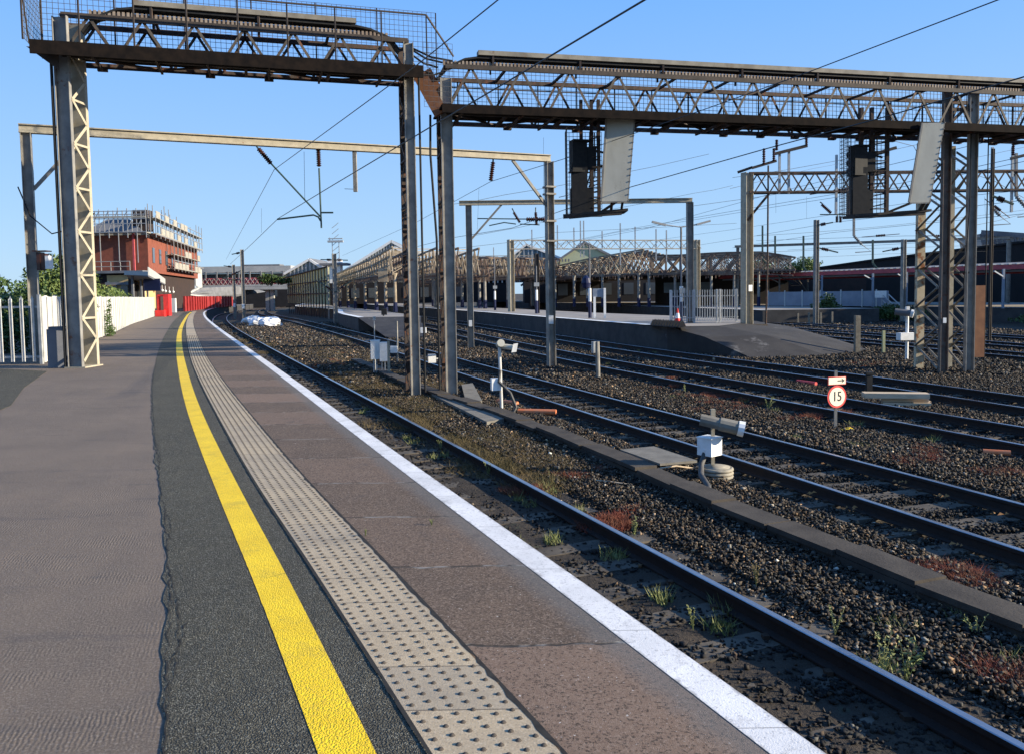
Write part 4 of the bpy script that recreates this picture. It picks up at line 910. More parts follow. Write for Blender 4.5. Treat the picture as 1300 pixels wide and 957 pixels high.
# ---- wires
def wire(pts, label, r=.009, sag=0.0):
    mb = MB(); out = []
    for p, q in zip(pts, pts[1:]):
        k = max(2, int((q - p).length / 3))
        for i in range(k): t = i / k; out.append(p.lerp(q, t) - Z * (sag * 4 * t * (1 - t)))
    out.append(pts[-1]); mb.tube(out, r, 5); solo(mb, 'overhead_wire', 'wire', label, 'overhead wire', 'overhead wires above the tracks')
zc, zk = 5.62, 4.42
wire([P(655, -18, zc), P(525.6, 86, zc), P(348, 216, zc), P(287, 330, zc)], 'upper wire from the top edge past the gap between gantries to the V-shaped arm', .010)
wire([P(850, -15, zk), P(819, 0, zk), P(640, 106.6, zk), P(541, 165, zk), P(417.7, 238.6, zk), P(353, 278, zk), P(320, 310, zk), P(292, 336, zk)], 'thick lower wire running from the top edge right of centre down to the steady arm', .0115)
wire([P(1300, -11, zc), P(1268, 0, zc), P(1021, 94, zc), P(901, 137, zc), P(767, 183, zc), P(721, 200.6, zc), P(623, 231, zc), P(528, 283, zc), P(435, 325, zc)], 'upper wire over the second track, leaving the frame at the top right corner', .010)
wire([P(1340, 80, zk), P(1300, 98, zk), P(1112, 152, zk), P(970, 190, zk), P(797, 239, zk), P(650, 290, zk), P(571, 303, zk), P(520, 316, zk)], 'lower wire over the second track, crossing in front of both signal boards', .011)
for i, (L_, r) in enumerate((([(1340, 160), (1120, 212), (985, 245), (820, 291), (740, 306)], .011), ([(1340, 190), (1150, 232), (930, 268.6), (800, 291), (700, 312)], .012), ([(1340, 197), (1150, 237), (930, 271.7), (780, 296), (690, 316)], .012),
        ([(1340, 238), (1180, 254), (1024, 278), (930, 292), (800, 310)], .012), ([(1340, 250), (1058, 283), (930, 305), (860, 316)], .012), ([(1340, 268), (1055, 296), (930, 315)], .012), ([(1340, 300), (1150, 300), (960, 306)], .014),
        ([(1340, 306), (1180, 308), (1000, 318)], .014), ([(927, 240), (1030, 215), (1110, 200)], .012))):
    yy = [39 + 3 * i, 45 + 3 * i, 55 + 3 * i, 65 + 3 * i, 75 + 3 * i]; y0_ = 26 + 2.5 * i
    kk = len(L_); pts = [D(x, y, y0_ + (12 + i * 2) * j) for j, (x, y) in enumerate(L_)]
    lab = ['uppermost of the bundle of wires fanning out right of the mid-gantry signal', 'upper wire of the close pair crossing the big ramp mast', 'lower wire of the close pair crossing the big ramp mast', 'wire passing just beneath the close pair at the ramp mast', 'fifth wire down across the ramp mast, sagging to the right', 'sixth wire down across the ramp mast, above the pale far beam', 'nearly level wire just above the pale far beam at right', 'lowest level wire over the dark wall at right', 'short wire rising right from behind the ramp mast top'][i]
    wire(pts, lab, r)
mb = MB()
for (x0, y0, x1, y1, Yd) in ((386, 193, 387, 256, 22.5), (332, 265, 332, 296, 40), (608, 240, 606, 292, 33), (985, 246, 985, 271, 42), (1024, 250, 1024, 278, 50), (1184, 238, 1200, 300, 45), (1250, 250, 1251, 276, 50), (690, 175, 690, 262, 30)):
    mb.tube([D(x0, y0, Yd), D(x1, y1, Yd)], .006, 4)
solo(mb, 'wire_droppers', 'wire', 'thin vertical droppers linking upper and lower overhead wires', 'wire dropper')

# ---------------------------------------------------------------- fences & left side
fence_pts = [(-11.62, 20.15), (-13.05, 23.57), (-15.75, 30.4), (-19.6, 40.4), (-23.6, 50.5), (-27.4, 60.8), (-31.2, 71.0)]
root = thing('hoarding', 'long white sheet hoarding along the left side of the platform', 'hoarding', (-11.62, 20.15, 0))
mb = MB(); ps = MB(); ff = curve([(p[1], p[0]) for p in fence_pts]); y = 20.15; k = 0
while y < 71:
    w_ = .31; p = V(float(ff(y)), y, 0); q = V(float(ff(y + w_)), y + w_, 0); d = (q - p).normalized(); n = V(d.y, -d.x, 0)
    o = n * (.012 * (k % 2) + rng.normal(0, .004)); g_ = .032 if k % 3 == 2 else .010; hh = 1.68 + (rng.normal(0, .008)); mb.poly([p + o + Z * .04, q - d * g_ + o + Z * .04, q - d * g_ + o + Z * hh, p + o + Z * hh], -n * .03)
    if k % 9 == 0: bars('post', 'galv', root, [(p - n * .08, p - n * .08 + Z * 1.72, .07)])
    y += w_; k += 1
mb.build('panel', 'fencew', root)
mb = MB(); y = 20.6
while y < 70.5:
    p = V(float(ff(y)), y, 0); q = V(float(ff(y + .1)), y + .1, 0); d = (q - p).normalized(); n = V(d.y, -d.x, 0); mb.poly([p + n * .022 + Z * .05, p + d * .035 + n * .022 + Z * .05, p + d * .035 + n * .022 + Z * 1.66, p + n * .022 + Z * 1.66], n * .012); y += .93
tag(mb.build('gap_shadow_strip', 'slate', root), kind='stuff')  # dark strips laid on to draw the shadow lines and gaps between sheets
root = thing('palisade_fence', 'silver palisade fence at the far left edge of the platform', 'fence', (-15.6, 20.1, 0))
p0 = V(-11.75, 20.12, 0); dx = .235
mb = MB(); mb.bar(p0 + V(0, .04, .18), p0 + V(-8, .3, .18), .05); mb.bar(p0 + V(0, .04, 1.42), p0 + V(-8, .3, 1.42), .05); mb.build('rail', 'galv', root)
first = None
for i in range(22):
    q = p0 + V(-.12 - i * dx * 1.17, .01 + i * .008, 0)
    if first is None:
        mb = MB(); mb.bar(q + Z * .06, q + Z * 1.62, .065, .012); mb.bar(q + V(-.03, -.012, .06), q + V(-.03, -.012, 1.62), .016, .03); mb.bar(q + V(.03, -.012, .06), q + V(.03, -.012, 1.62), .016, .03)
        mb.add([q + V(-.035, 0, 1.62), q + V(.035, 0, 1.62), q + V(0, 0, 1.70)], [(0, 1, 2)]); first = mb.build('pale', 'galvw', root); fq = q
    else: c = first.copy(); C.objects.link(c); c.parent = root; c.location = q - fq
mb = MB(); mb.poly([P(0, 520, .007), P(14, 514, .007), P(30, 492, .007), P(60, 471, .007), P(0, 468, .007), P(-60, 470, .007), P(-80, 530, .007)], (0, 0, -.003)); struct(mb.build('paving_patch', 'darkasph'))

# trees and bushes behind the fence
def crown(clumps, n, size, m, name, parent, dark=None):
    tot = []
    W = np.array([c[3] * c[4] * c[5] for c in clumps]); W = W / W.sum()
    for (cx, cy, cz, rx, ry, rz_), w_ in zip(clumps, W):
        k = int(n * w_); d = rng.normal(0, 1, (k, 3)); d /= np.linalg.norm(d, axis=1)[:, None]; r = rng.random(k)[:, None] ** .45
        lump = 1 + .22 * np.sin(d[:, :1] * 7 + cx) * np.cos(d[:, 2:] * 6 + cy)
        c = np.array([cx, cy, cz]) + d * r * lump * np.array([rx, ry, rz_]); a = rng.normal(0, 1, (k, 3)); a /= np.linalg.norm(a, axis=1)[:, None]; b_ = np.cross(a, rng.normal(0, 1, (k, 3))); b_ /= np.linalg.norm(b_, axis=1)[:, None]
        s_ = size * rng.uniform(.5, 1.2, (k, 1)); tot.append(np.stack([c - a * s_, c + b_ * s_ * .45, c + a * s_, c - b_ * s_ * .45], 1))
    T = np.concatenate(tot); k = len(T)
    mb = MB(); mb.v = T.reshape(-1, 3).tolist(); mb.f = [(4 * i, 4 * i + 1, 4 * i + 2, 4 * i + 3) for i in range(k)]
    return mb.build(name, m, parent)
def tree(name, label, cat, base, clumps, n, size, m, th=.12, group='trees and bushes behind the left fence'):
    root = thing(name, label, cat, base, group); bx, by, bz = base
    cl = [(bx + c[0], by + c[1], bz + c[2], c[3], c[4], c[5]) for c in clumps]
    tk = MB(); top = V(bx, by, bz + max(c[2] for c in clumps))
    tk.tube([V(*base), V(bx + .1, by, bz + top.z * .3 + .2), top], [th, th * .7, th * .25], 7)
    for c in cl: tk.tube([V(bx, by, bz + (c[2] - bz) * .45), V(c[0], c[1], c[2])], [th * .45, th * .12], 5)
    tk.build('trunk', 'bark', root); crown(cl, n, size, m, 'crown', root)
tree('bush', 'dark green bush mass at the far left edge, behind the palisade', 'bush', (-19.8, 29, -.3), [(0, 0, 1.6, 2.3, 1.6, 1.7), (-2.8, 1, 1.9, 2.4, 1.6, 1.9), (1.8, .5, 1.3, 1.4, 1.4, 1.4), (-.5, .8, 2.7, 1.2, 1, .8)], 12000, .11, 'leafd')
tree('bush', 'dark shaded bush low between the palisade and left portal mast', 'bush', (-15.6, 24.5, -.2), [(0, 0, 1.0, 1.4, .9, 1.1), (-1.9, .2, 1.0, 1.3, .9, 1.1), (1.6, 1, 1.1, .9, .8, 1.0), (-3.8, 0, 1.0, 1.2, .9, 1.2)], 8000, .09, 'leafd')
tree('tree', 'light green rounded tree just left of the gantry column', 'tree', (-20.2, 36.5, -.3), [(0, 0, 2.4, 1.7, 1.4, 1.5), (.5, .3, 2.0, 1.1, 1.2, 1.3), (-1.2, .2, 1.7, 1.2, 1.2, 1.1), (.5, 0, 3.3, .9, .8, .8), (-.4, .5, 1.4, 1, .9, 1.2)], 13000, .10, 'leafm')
tree('tree', 'light green tree just right of the gantry column, before the brick building', 'tree', (-19.9, 35.5, -.2), [(0, 0, 1.7, .8, .8, 1.2), (.35, .2, 2.5, .6, .6, .8), (-.6, 0, 2.2, .7, .7, 1.0), (.9, .3, 1.2, .7, .7, .9)], 6500, .085, 'leafm')
tree('bush', 'wild climbing growth along the top of the white hoarding', 'bush', (-21.6, 42, 0), [(0, 0, 1.6, .9, 1.4, .6), (-1.4, 4, 1.7, .9, 1.4, .7), (-3.4, 9, 1.6, .9, 1.6, .6), (-6, 14, 1.6, .9, 1.5, .5)], 6000, .085, 'leafm', .05)
tree('climbing_plant', 'leafy climber hanging down the front of the white hoarding', 'plant', (-17.15, 34.6, 0), [(0, 0, .25, .14, .45, .3), (0, -.1, .8, .10, .25, .4), (.02, 0, 1.3, .08, .15, .3)], 900, .05, 'leafd', .012)
tree('climbing_plant', 'bare reddish dry climber on the white hoarding beside the gantry column', 'plant', (-14.1, 26.4, 0), [(0, 0, .8, .07, .5, .7), (0, .1, 1.2, .06, .4, .4)], 420, .045, 'rustpanel', .01)
tree('tree', 'pale leafless-topped tree poking above the dark wall at right', 'tree', (33.5, 92, -1), [(0, 0, 5.0, 1.5, 1.5, 1.2), (-1.8, 0, 4.8, 1.2, 1, 1.0)], 2500, .16, 'leafm', .2, 'trees beyond the right-hand wall')
tree('tree', 'small pale tree left of the other one above the dark wall', 'tree', (27.6, 90, -1), [(0, 0, 4.7, 1.6, 1.4, 1.1)], 1800, .16, 'leafm', .2, 'trees beyond the right-hand wall')
tree('bush', 'feathery green bush before the blue-grey fence panels at right', 'bush', (25.6, 66, -1.05), [(0, 0, .9, 1.3, 1, .8), (.2, 0, 1.6, .7, .6, .7)], 2600, .11, 'leafd', .05, 'bushes on the right-hand trackside')
tree('bush', 'rounded dark green bush left of the steps at right', 'bush', (29.8, 63, -1.05), [(0, 0, .7, 1.7, 1, .7), (1.4, 0, .5, 1.3, 1, .5), (-.9, 0, .6, 1, 1, .5)], 3200, .11, 'leafd', .05, 'bushes on the right-hand trackside')
tree('bush', 'low green scrub on the bank behind the lattice tower at right', 'bush', (35.5, 54, -1.05), [(0, 0, .4, 2.2, 1, .45), (4, 0, .4, 2, 1, .5)], 2600, .11, 'leafd', .04, 'bushes on the right-hand trackside')
tree('shrub', 'green shrub sprouting where the panelled wall meets the footbridge', 'shrub', (-37, 124, 3.6), [(0, 0, .6, 1.7, 1, .9), (2, 0, .4, 1.6, 1, .6)], 2000, .18, 'leafd', .05, 'greenery by the footbridge')

# ================================================================ STATION BEYOND
# island platform beyond the fourth track, with its ramp
def plat(name, fl, fr, y0, y1, zt=0.0, wallm='kerbface', surf='plat2'):
    ribbon(name, fl, fr, y0, y1, 3.0, zt, surf)
    ribbon('platform_edge', off(fl, .0), off(fl, .5), y0, y1, 3.0, zt + .006, 'white')
    mb = MB(); ys = np.arange(y0, y1 + 3, 3.0)
    for i, y in enumerate(ys):
        for f, sg in ((fl, 1), (fr, -1)): mb.v += [(float(f(y)) + .05 * sg, y, ZB - .05), (float(f(y)) + .05 * sg, y, zt - .006)]
    for i in range(len(ys) - 1):
        k = i * 4; mb.f += [(k, k + 1, k + 5, k + 4), (k + 2, k + 6, k + 7, k + 3)]
    mb.f.append((0, 2, 3, 1)); struct(mb.build('platform_wall', wallm))
fAr = curve([(36, 9.2), (38, 10.6), (40, 11.7), (43, 12.4), (50, 10.6), (60, 7.0), (84, -.2), (120, -11.7), (180, -29.7)])
plat('island_platform', fA, fAr, 36, 180)
mb = MB()
top_ = [V(6.9, 35.97, -.004), V(9.2, 36.0, -.004), V(11.65, 39.9, -.004), V(12.45, 43.2, -.004), V(10.6, 50, -.004)]
bot_ = [V(9.4, 31.2, -1.12), V(12.6, 31.8, -1.12), V(15.4, 34.4, -1.12), V(16.6, 39.5, -1.12), V(16.6, 50, -1.12)]
mid_ = [t_.lerp(b_, .45) + Z * .16 for t_, b_ in zip(top_, bot_)]
mb.add(top_ + mid_ + bot_, [(i, i + 5, i + 6, i + 1) for i in range(4)] + [(i + 5, i + 10, i + 11, i + 6) for i in range(4)])
mb.add([V(6.9, 35.97, -.004), V(6.9, 35.97, -1.1), bot_[0]], [(0, 1, 2)])
mb.add([V(6.9, 35.97, -.004), mid_[0], bot_[0]], [(0, 1, 2)])
struct(mb.build('platform_ramp', 'ramp'))
# platform between second and third tracks
fZl = curve([(59, -11.2), (72, -15.2), (95, -20.6), (128, -33.8), (180, -46)]); fZr = lambda y: f3(y) - 1.65
plat('middle_platform', fZl, fZr, 59, 178)
mb = MB(); mb.add([V(-11.2, 59, -.002), V(float(fZr(59)), 59, -.002), V(-7.4, 49, -1.1), V(-5.2, 49, -1.1)], [(0, 2, 3, 1)]); struct(mb.build('platform_ramp', 'ramp'))
# far platform
fB = curve([(60, 19.5), (66, 18.4), (79.6, 15.4), (113, 9.6), (180, -8)]); plat('far_platform', fB, lambda y: fB(y) + 9, 62, 178)
fCc = curve([(30, 51), (45, 43.5), (58, 36.3), (75, 27.6), (100, 16), (140, 0)])
fC2 = lambda y: fCc(y) + 30
plat('right_platform', fCc, fC2, 30, 105)

def lattice_canopy(name, label, base_pts, zb, prof, dirv, nfr, step, tk, m1, m2, fringe=True, group='station canopies stripped to their lattice trusses'):
    """base_pts: (x,y) start and end of the front truss; prof: (t, ztop) along it; repeated back along dirv"""
    a, b = Vector((*base_pts[0], 0)), Vector((*base_pts[1], 0)); L_ = (b - a).length; u = (b - a) / L_; dv = Vector((*dirv, 0)).normalized()
    root = thing(name, label, 'canopy', (a.x, a.y, 0), group)
    def zt(t): return float(np.interp(t, [p[0] for p in prof], [p[1] for p in prof]))
    for fr_ in range(nfr):
        mb = MB(); o = dv * (fr_ * step) ; k = max(3, int(L_ / 1.5)); last = None
        mb.bar(a + o + Z * zb, b + o + Z * zb, tk * 1.6, tk * 1.6)
        for i in range(k):
            t0, t1 = i / k, (i + 1) / k; p0, p1 = a + u * (L_ * t0) + o, a + u * (L_ * t1) + o
            mb.bar(p0 + Z * zt(t0), p1 + Z * zt(t1), tk * 1.6, tk * 1.8)
            if zt(t0) - zb > .2:
                mb.bar(p0 + Z * zb, p0 + Z * zt(t0), tk); mb.bar(p0 + Z * zb, p1 + Z * zt(t1), tk)
                mb.bar(p0 + Z * zt(t0), p1 + Z * zb, tk * .8)
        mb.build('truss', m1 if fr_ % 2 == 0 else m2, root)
    mb = MB(); W = dv * ((nfr - 1) * step)
    for i in range(int(L_ / 1.1)):
        t = i * 1.1 / L_; p = a + u * (L_ * t)
        for zz in (zt(t),):
            if random.random() < .8: mb.bar(p + Z * zz, p + W + Z * zz, tk * .7)
        if random.random() < .55: mb.bar(p + Z * zb, p + W * .5 + Z * zt(t), tk * .6)
    mb.build('purlins', m1, root)
    if fringe:
        mb = MB(); x = 0; mb.bar(a - dv * .08 + Z * (zb - .02), b - dv * .08 + Z * (zb - .02), .05, .10)
        while x < L_:
            p = a + u * x - dv * .085; h = random.uniform(.2, .65); mb.bar(p + Z * zb, p + Z * (zb - h), .12, .04); x += random.uniform(.18, .5)
        for i in range(4):
            x0 = random.uniform(0, L_ * .6); m2_ = MB(); m2_.bar(a + u * x0 - dv * .3 + Z * (zb - .15), a + u * min(L_, x0 + 6) - dv * .3 + Z * (zb - random.uniform(.1, .5)), .10, .08); m2_.build('torn_board', 'truss2', root)
        mb.build('broken_valance', 'truss2', root)
    return root, a, b, u, dv
def columns(root, pts, z0, z1, r, top='steel', foot='bluep'):
    for (x, y) in pts:
        mb = MB(); mb.lathe((x, y, z0 + .9), [(r, 0), (r * .9, (z1 - z0 - .9) * .85), (r * 1.7, z1 - z0 - .9)], 8); c = mb.build('column', top, root)
        mb = MB(); mb.lathe((x, y, z0), [(r * 1.3, 0), (r * 1.2, .9)], 8); mb.build('column_foot', foot, c)
# long rusty canopy over the far platform
cx0, cx1 = D(652, 370, 98), D(822, 350, 80); 
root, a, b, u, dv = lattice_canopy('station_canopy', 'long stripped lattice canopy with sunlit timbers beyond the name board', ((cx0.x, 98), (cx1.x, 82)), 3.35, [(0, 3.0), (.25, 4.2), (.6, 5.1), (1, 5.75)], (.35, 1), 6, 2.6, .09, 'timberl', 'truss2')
columns(root, [tuple(D(x, 388, Y_).xy) for x, Y_ in ((680, 92), (705, 90), (729, 88), (746, 87), (765, 86), (786, 84), (811, 82), (824, 81))], 0, 3.4, .14, 'steel')
cx2, cx3 = D(826, 350, 81), D(1010, 350, 74)
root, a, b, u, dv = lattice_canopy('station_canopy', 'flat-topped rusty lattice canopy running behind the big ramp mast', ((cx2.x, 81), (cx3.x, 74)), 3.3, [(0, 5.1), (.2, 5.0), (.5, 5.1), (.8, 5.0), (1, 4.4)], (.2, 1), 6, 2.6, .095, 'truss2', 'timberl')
columns(root, [tuple(D(x, 388, Y_).xy) for x, Y_ in ((857, 80), (878, 79), (903, 78), (932, 77), (963, 76), (975, 82))], 0, 3.4, .13, 'steel')
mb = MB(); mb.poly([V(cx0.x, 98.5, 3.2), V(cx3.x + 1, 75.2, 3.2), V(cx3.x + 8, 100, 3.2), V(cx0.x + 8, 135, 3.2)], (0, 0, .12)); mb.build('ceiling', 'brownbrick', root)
# two island canopies further left
c0, c1 = D(425, 350, 118), D(503, 350, 76)
root, a, b, u, dv = lattice_canopy('station_canopy', 'tan lattice canopy on the platform left of the gantry legs', ((c0.x, 118), (c1.x, 74)), 3.5, [(0, 4.6), (.4, 5.0), (.75, 5.4), (1, 5.9)], (.9, .5), 5, 2.2, .10, 'timberl', 'truss2')
columns(root, [tuple(D(x, 390, Y_).xy) for x, Y_ in ((432, 112), (442, 106), (451, 98), (464, 91), (478, 85), (490, 80), (502, 75.5))], 0, 3.6, .16, 'timberl')
mb = MB(); mb.box(D(487, 350, 75.6) + V(0, -.2, 0), (.9, .4, 1.2)); mb.build('stone_block', 'timberl', root)
c0, c1 = D(528, 345, 120), D(622, 345, 86)
root, a, b, u, dv = lattice_canopy('station_canopy', 'grey-brown lattice canopy seen between the gantry legs and the second portal', ((c0.x, 120), (c1.x, 84)), 3.4, [(0, 5.4), (.3, 5.6), (.8, 5.7), (1, 5.2)], (.8, .6), 5, 2.4, .10, 'truss2', 'timberl')
columns(root, [tuple(D(x, 390, Y_).xy) for x, Y_ in ((577, 98), (587, 95), (609, 89), (616, 85.5), (645, 86), (550, 106))], 0, 3.5, .16, 'steel')

# glazed gables and roofs
def gable(name, label, pl, pk, pr, Y_, dep, m_fr, m_gl, m_roof, zbase=2.5, bars_n=12, cat='building', fill=True, grp=None):
    a, k, b = D(*pl, Y_), D(*pk, Y_), D(*pr, Y_); root = thing(name, label, cat, (k.x, Y_, 0), grp)
    mb = MB(); mb.poly([V(a.x, Y_, zbase), V(b.x, Y_, zbase), b, k, a], (0, .2, 0)); mb.build('gable_wall' if m_gl != 'glassg' else 'glazing', m_gl, root)
    mb = MB()
    for i in range(1, bars_n):
        t = i / bars_n; x = a.x + (b.x - a.x) * t; zt = a.z + (k.z - a.z) * (x - a.x) / (k.x - a.x) if x < k.x else k.z + (b.z - k.z) * (x - k.x) / (b.x - k.x)
        if m_gl == 'glassg': mb.bar(V(x, Y_ - .1, zbase), V(x, Y_ - .1, zt), .22, .1)
    if mb.v: tag(mb.build('glazing_bar', 'galv', root), kind='stuff')
    mb = MB(); mb.bar(a + V(-.4, -.2, -.15), k + V(0, -.2, .12), .35, .35); mb.bar(k + V(0, -.2, .12), b + V(.4, -.2, -.15), .35, .35); mb.build('bargeboard', m_fr, root)
    mb = MB(); d = V(0, dep, 0); mb.poly([a + Z * .03, k + Z * .2, k + d + Z * .2, a + d + Z * .03], (0, 0, .15)); mb.poly([k + Z * .2, b + Z * .03, b + d + Z * .03, k + d + Z * .2], (0, 0, .15)); mb.build('roof', m_roof, root)
    return root
gable('glazed_gable', 'small white-edged glazed gable above the panelled wall', (364, 347), (393, 331), (414, 345), 132, 12, 'white', 'glassg', 'slate', 3.0, 10, grp='glazed station roofs')
gable('glazed_gable', 'large white-edged glazed gable left of the gantry legs', (436, 346), (497, 308), (512, 316), 125, 10, 'white', 'glassg', 'slate', 3.5, 22, grp='glazed station roofs')
gable('glazed_gable', 'lower white-edged glazed gable in front of the large one', (452, 352), (502, 316), (530, 330), 118, 6, 'white', 'glassg', 'slate', 3.5, 16, grp='glazed station roofs')
gable('glazed_gable', 'glazed blue-grey gable between the second portal masts', (615, 352), (668, 312), (716, 330), 150, 18, 'white', 'glassg', 'slate', 3.5, 18, grp='glazed station roofs')
gr = gable('hall', 'pale green gabled hall wall rising behind the long canopy', (664, 362), (742, 309), (800, 338), 140, 30, 'slate', 'greenwall', 'slate', 0, 1)
mb = MB()
for i in range(6): p = D(702 + i * 4, 331, 139.7); mb.box(p, (.25, .1, .5))
tag(mb.build('louvre', 'slate', gr), kind='stuff')
# dark interiors behind the canopies
def blockt(name, label, cat, x0, x1, y0, y1, z0, z1, m, win=None, grp=None, parts_=None):
    root = thing(name, label, cat, ((x0 + x1) / 2, y0, z0), grp); mb = MB(); mb.box(((x0 + x1) / 2, (y0 + y1) / 2, (z0 + z1) / 2), (x1 - x0, y1 - y0, z1 - z0)); mb.build('wall', m, root)
    mb = MB(); mb.box(((x0 + x1) / 2, (y0 + y1) / 2, z1 + .1), (x1 - x0 + .5, y1 - y0 + .5, .2)); mb.build('roof', 'slate', root)
    if win:
        for (x, z, w_, h_) in win: mb = MB(); mb.box((x, y0 - .03, z), (w_, .06, h_)); mb.build('window', 'glass', root)
    return root
blockt('dark_station_block', 'dark brick station range behind the long rusty canopy', 'building', 2, 46, 126, 140, 0, 4.6, 'brickw', [(8 + i * 3.4, 2, 1.5, 1.8) for i in range(8)])
blockt('dark_station_block', 'shadowed station building behind the left-hand island canopies', 'building', -34, 0, 150, 165, 0, 4.5, 'brickw', [(-32 + i * 3.2, 2, 1.5, 1.8) for i in range(8)])
blockt('dark_station_block', 'dark block standing in for the deep shade beneath and behind the red footbridge', 'building', -75, -36, 205, 230, -1, 6, 'brickw', [(-60 + i * 5, 2.4, 2, 1.6) for i in range(4)])  # dark block added to fill in the deep shade under the bridge
rb = blockt('canteen_block', 'low dark block under the flat-topped canopy at right', 'building', 17, 30, 88, 96, 0, 3.1, 'brickw')
mb = MB(); mb.box((19, 87.9, 1.9), (5, .1, 1.1)); mb.build('pale_window', 'glassg', rb)  # wide pane in the paler dusty glass
# red canopy, platform side wall, factory roof on the right
root = thing('platform_canopy', 'long low canopy with dull red fascia on the far right platform', 'canopy', (36, 58, 0))
fr_ = [(22.5, 87), (27.0, 76.5), (31.5, 67.4), (36.8, 58.2), (45, 44), (52, 33)]
def eave(px, y_): return 2.85
mb = MB(); tt = MB(); un = MB(); rf = MB()
for (x0, y0), (x1, y1) in zip(fr_, fr_[1:]):
    p, q = V(x0 - .3, y0, 2.78), V(x1 - .3, y1, 2.78); mb.bar(p + Z * .15, q + Z * .15, .06, .34); un.bar(p + V(.6, .3, -.12), q + V(.6, .3, -.12), .25, .16)
    rf.add([p + Z * .34, q + Z * .34, q + V(8, 3, .7), p + V(8, 3, .7)], [(0, 1, 2, 3)]); rf.add([p + V(0, 0, -.06), q + V(0, 0, -.06), q + V(8, 3, -.1), p + V(8, 3, -.1)], [(3, 2, 1, 0)])
    k = int((q - p).length / .55)
    for i in range(k): tt.box(p.lerp(q, (i + .5) / k) + V(0, -.02, .36), (.24, .2, .07))
mb.build('fascia', 'redpink', root); rf.build('roof', 'slate', root); un.build('gutter', 'bluegrey', root); tag(tt.build('corrugated_edge', 'galvw', root), kind='stuff')
mb = MB()
for (x0, y0), (x1, y1) in zip(fr_, fr_[1:]):
    p, q = V(x0 + 2.4, y0 + .9, 2.62), V(x1 + 2.4, y1 + .9, 2.62); mb.bar(p, q, .08, .3)
mb.build('inner_beam', 'redd', root)
for (px, Y_) in ((985, 80), (1039, 72), (1104, 66), (1147, 62), (1190, 60), (1271, 56)):
    p = D(px, 388, Y_); mb = MB(); mb.bar(V(p.x + .6, p.y + .8, 0), V(p.x + .6, p.y + .8, 2.75), .14); mb.bar(V(p.x + .6, p.y + .8, 2.2), V(p.x - .3, p.y + .4, 2.6), .09); mb.build('post', 'bluegrey', root)
root = thing('retaining_wall', 'high dark brick wall behind the red-edged canopy at right', 'wall', (45, 70, 0))
pts_ = [(980, 349, 104), (1015, 345, 100), (1100, 333, 93), (1165, 325, 86), (1300, 309, 76), (1420, 292, 66)]
for i in range(len(pts_) - 1):
    p, q = D(*pts_[i]), D(*pts_[i + 1]); mb = MB(); d = V(.3, .4, 0); mb.poly([V(p.x, p.y, -1.1), V(q.x, q.y, -1.1), q, p], d); mb.build('wall_section', 'brownbrick' if i < 2 else 'brickw', root)
    mb = MB(); mb.bar(p + d * .5 + Z * .1, q + d * .5 + Z * .1, .8, .2); mb.build('coping', 'brickw', root)
root = thing('factory_roof', 'glazed sawtooth roof edge above the dark wall at the right margin', 'building', tuple(D(1280, 330, 84)))
p, q = D(1246, 297, 84), D(1330, 303, 80); p2, q2 = D(1252, 322, 84), D(1330, 320, 80); mb = MB(); mb.poly([p2, q2, q, p], (2, 8, 0)); mb.build('glazing', 'paleroof', root)
mb = MB(); mb.bar(p + Z * .1, q + Z * .1, .4, .5); mb.bar(p2, p, .3)
for i in range(12): mb.bar(p.lerp(q, i / 12) - V(0, .15, 0), p2.lerp(q2, i / 12) - V(0, .15, 0), .2)
mb.build('frame', 'slate', root)
# panel fence and steps on the right platform
root = thing('panel_fence', 'pale blue-grey panel fence at the front of the right platform', 'fence', (30, 70, 0))
fp = [D(x, 388, Y_) for x, Y_ in ((975, 76), (996, 74), (1018, 72.5), (1041, 71), (1067, 69.5), (1094, 68), (1112, 67), (1128, 66))]
for i in range(len(fp) - 1):
    p, q = V(fp[i].x, fp[i].y, 0), V(fp[i + 1].x, fp[i + 1].y, 0); mb = MB(); mb.poly([p + Z * .06, q + Z * .06, q + Z * 1.32, p + Z * 1.32], (.02, .05, 0)); mb.build('panel', 'bluegrey', root)
    bars('post', 'galvw', root, [(p + V(-.0, -.05, -.02), p + V(0, -.05, 1.45), .08)])
root = thing('steps', 'grey metal steps with handrails at the end of the panel fence', 'steps', tuple(D(1135, 400, 63)))
mb = MB(); p, q = D(1128, 374, 64), D(1148, 393, 62)
for dd in (0, 1.1): mb.bar(p + V(0, dd, 0), q + V(0, dd, 0), .06); mb.bar(p + V(0, dd, -.45), q + V(0, dd, -.45), .05); mb.bar(p + V(0, dd, 0), V(p.x, p.y + dd, -1), .06); mb.bar(q + V(0, dd, 0), V(q.x, q.y + dd, -1.1), .06)
mb.build('handrail', 'galv', root)
mb = MB()
for i in range(6): c = V(p.x, p.y, 0).lerp(V(q.x + .4, q.y, -1.1), (i + .5) / 6); mb.box(c + V(0, .55, -.05), (.32, 1.0, .1))
mb.bar(V(p.x, p.y + .1, -.1), V(q.x + .4, q.y + .1, -1.15), .06, .22); mb.build('treads', 'galv', root)
p = D(1118, 380, 65); mb = MB(); mb.box(V(p.x, p.y, 1.05), (.9, .05, .55)); solo(mb, 'notice_board', 'white', 'small white notice on the panel fence beside the steps', 'notice')
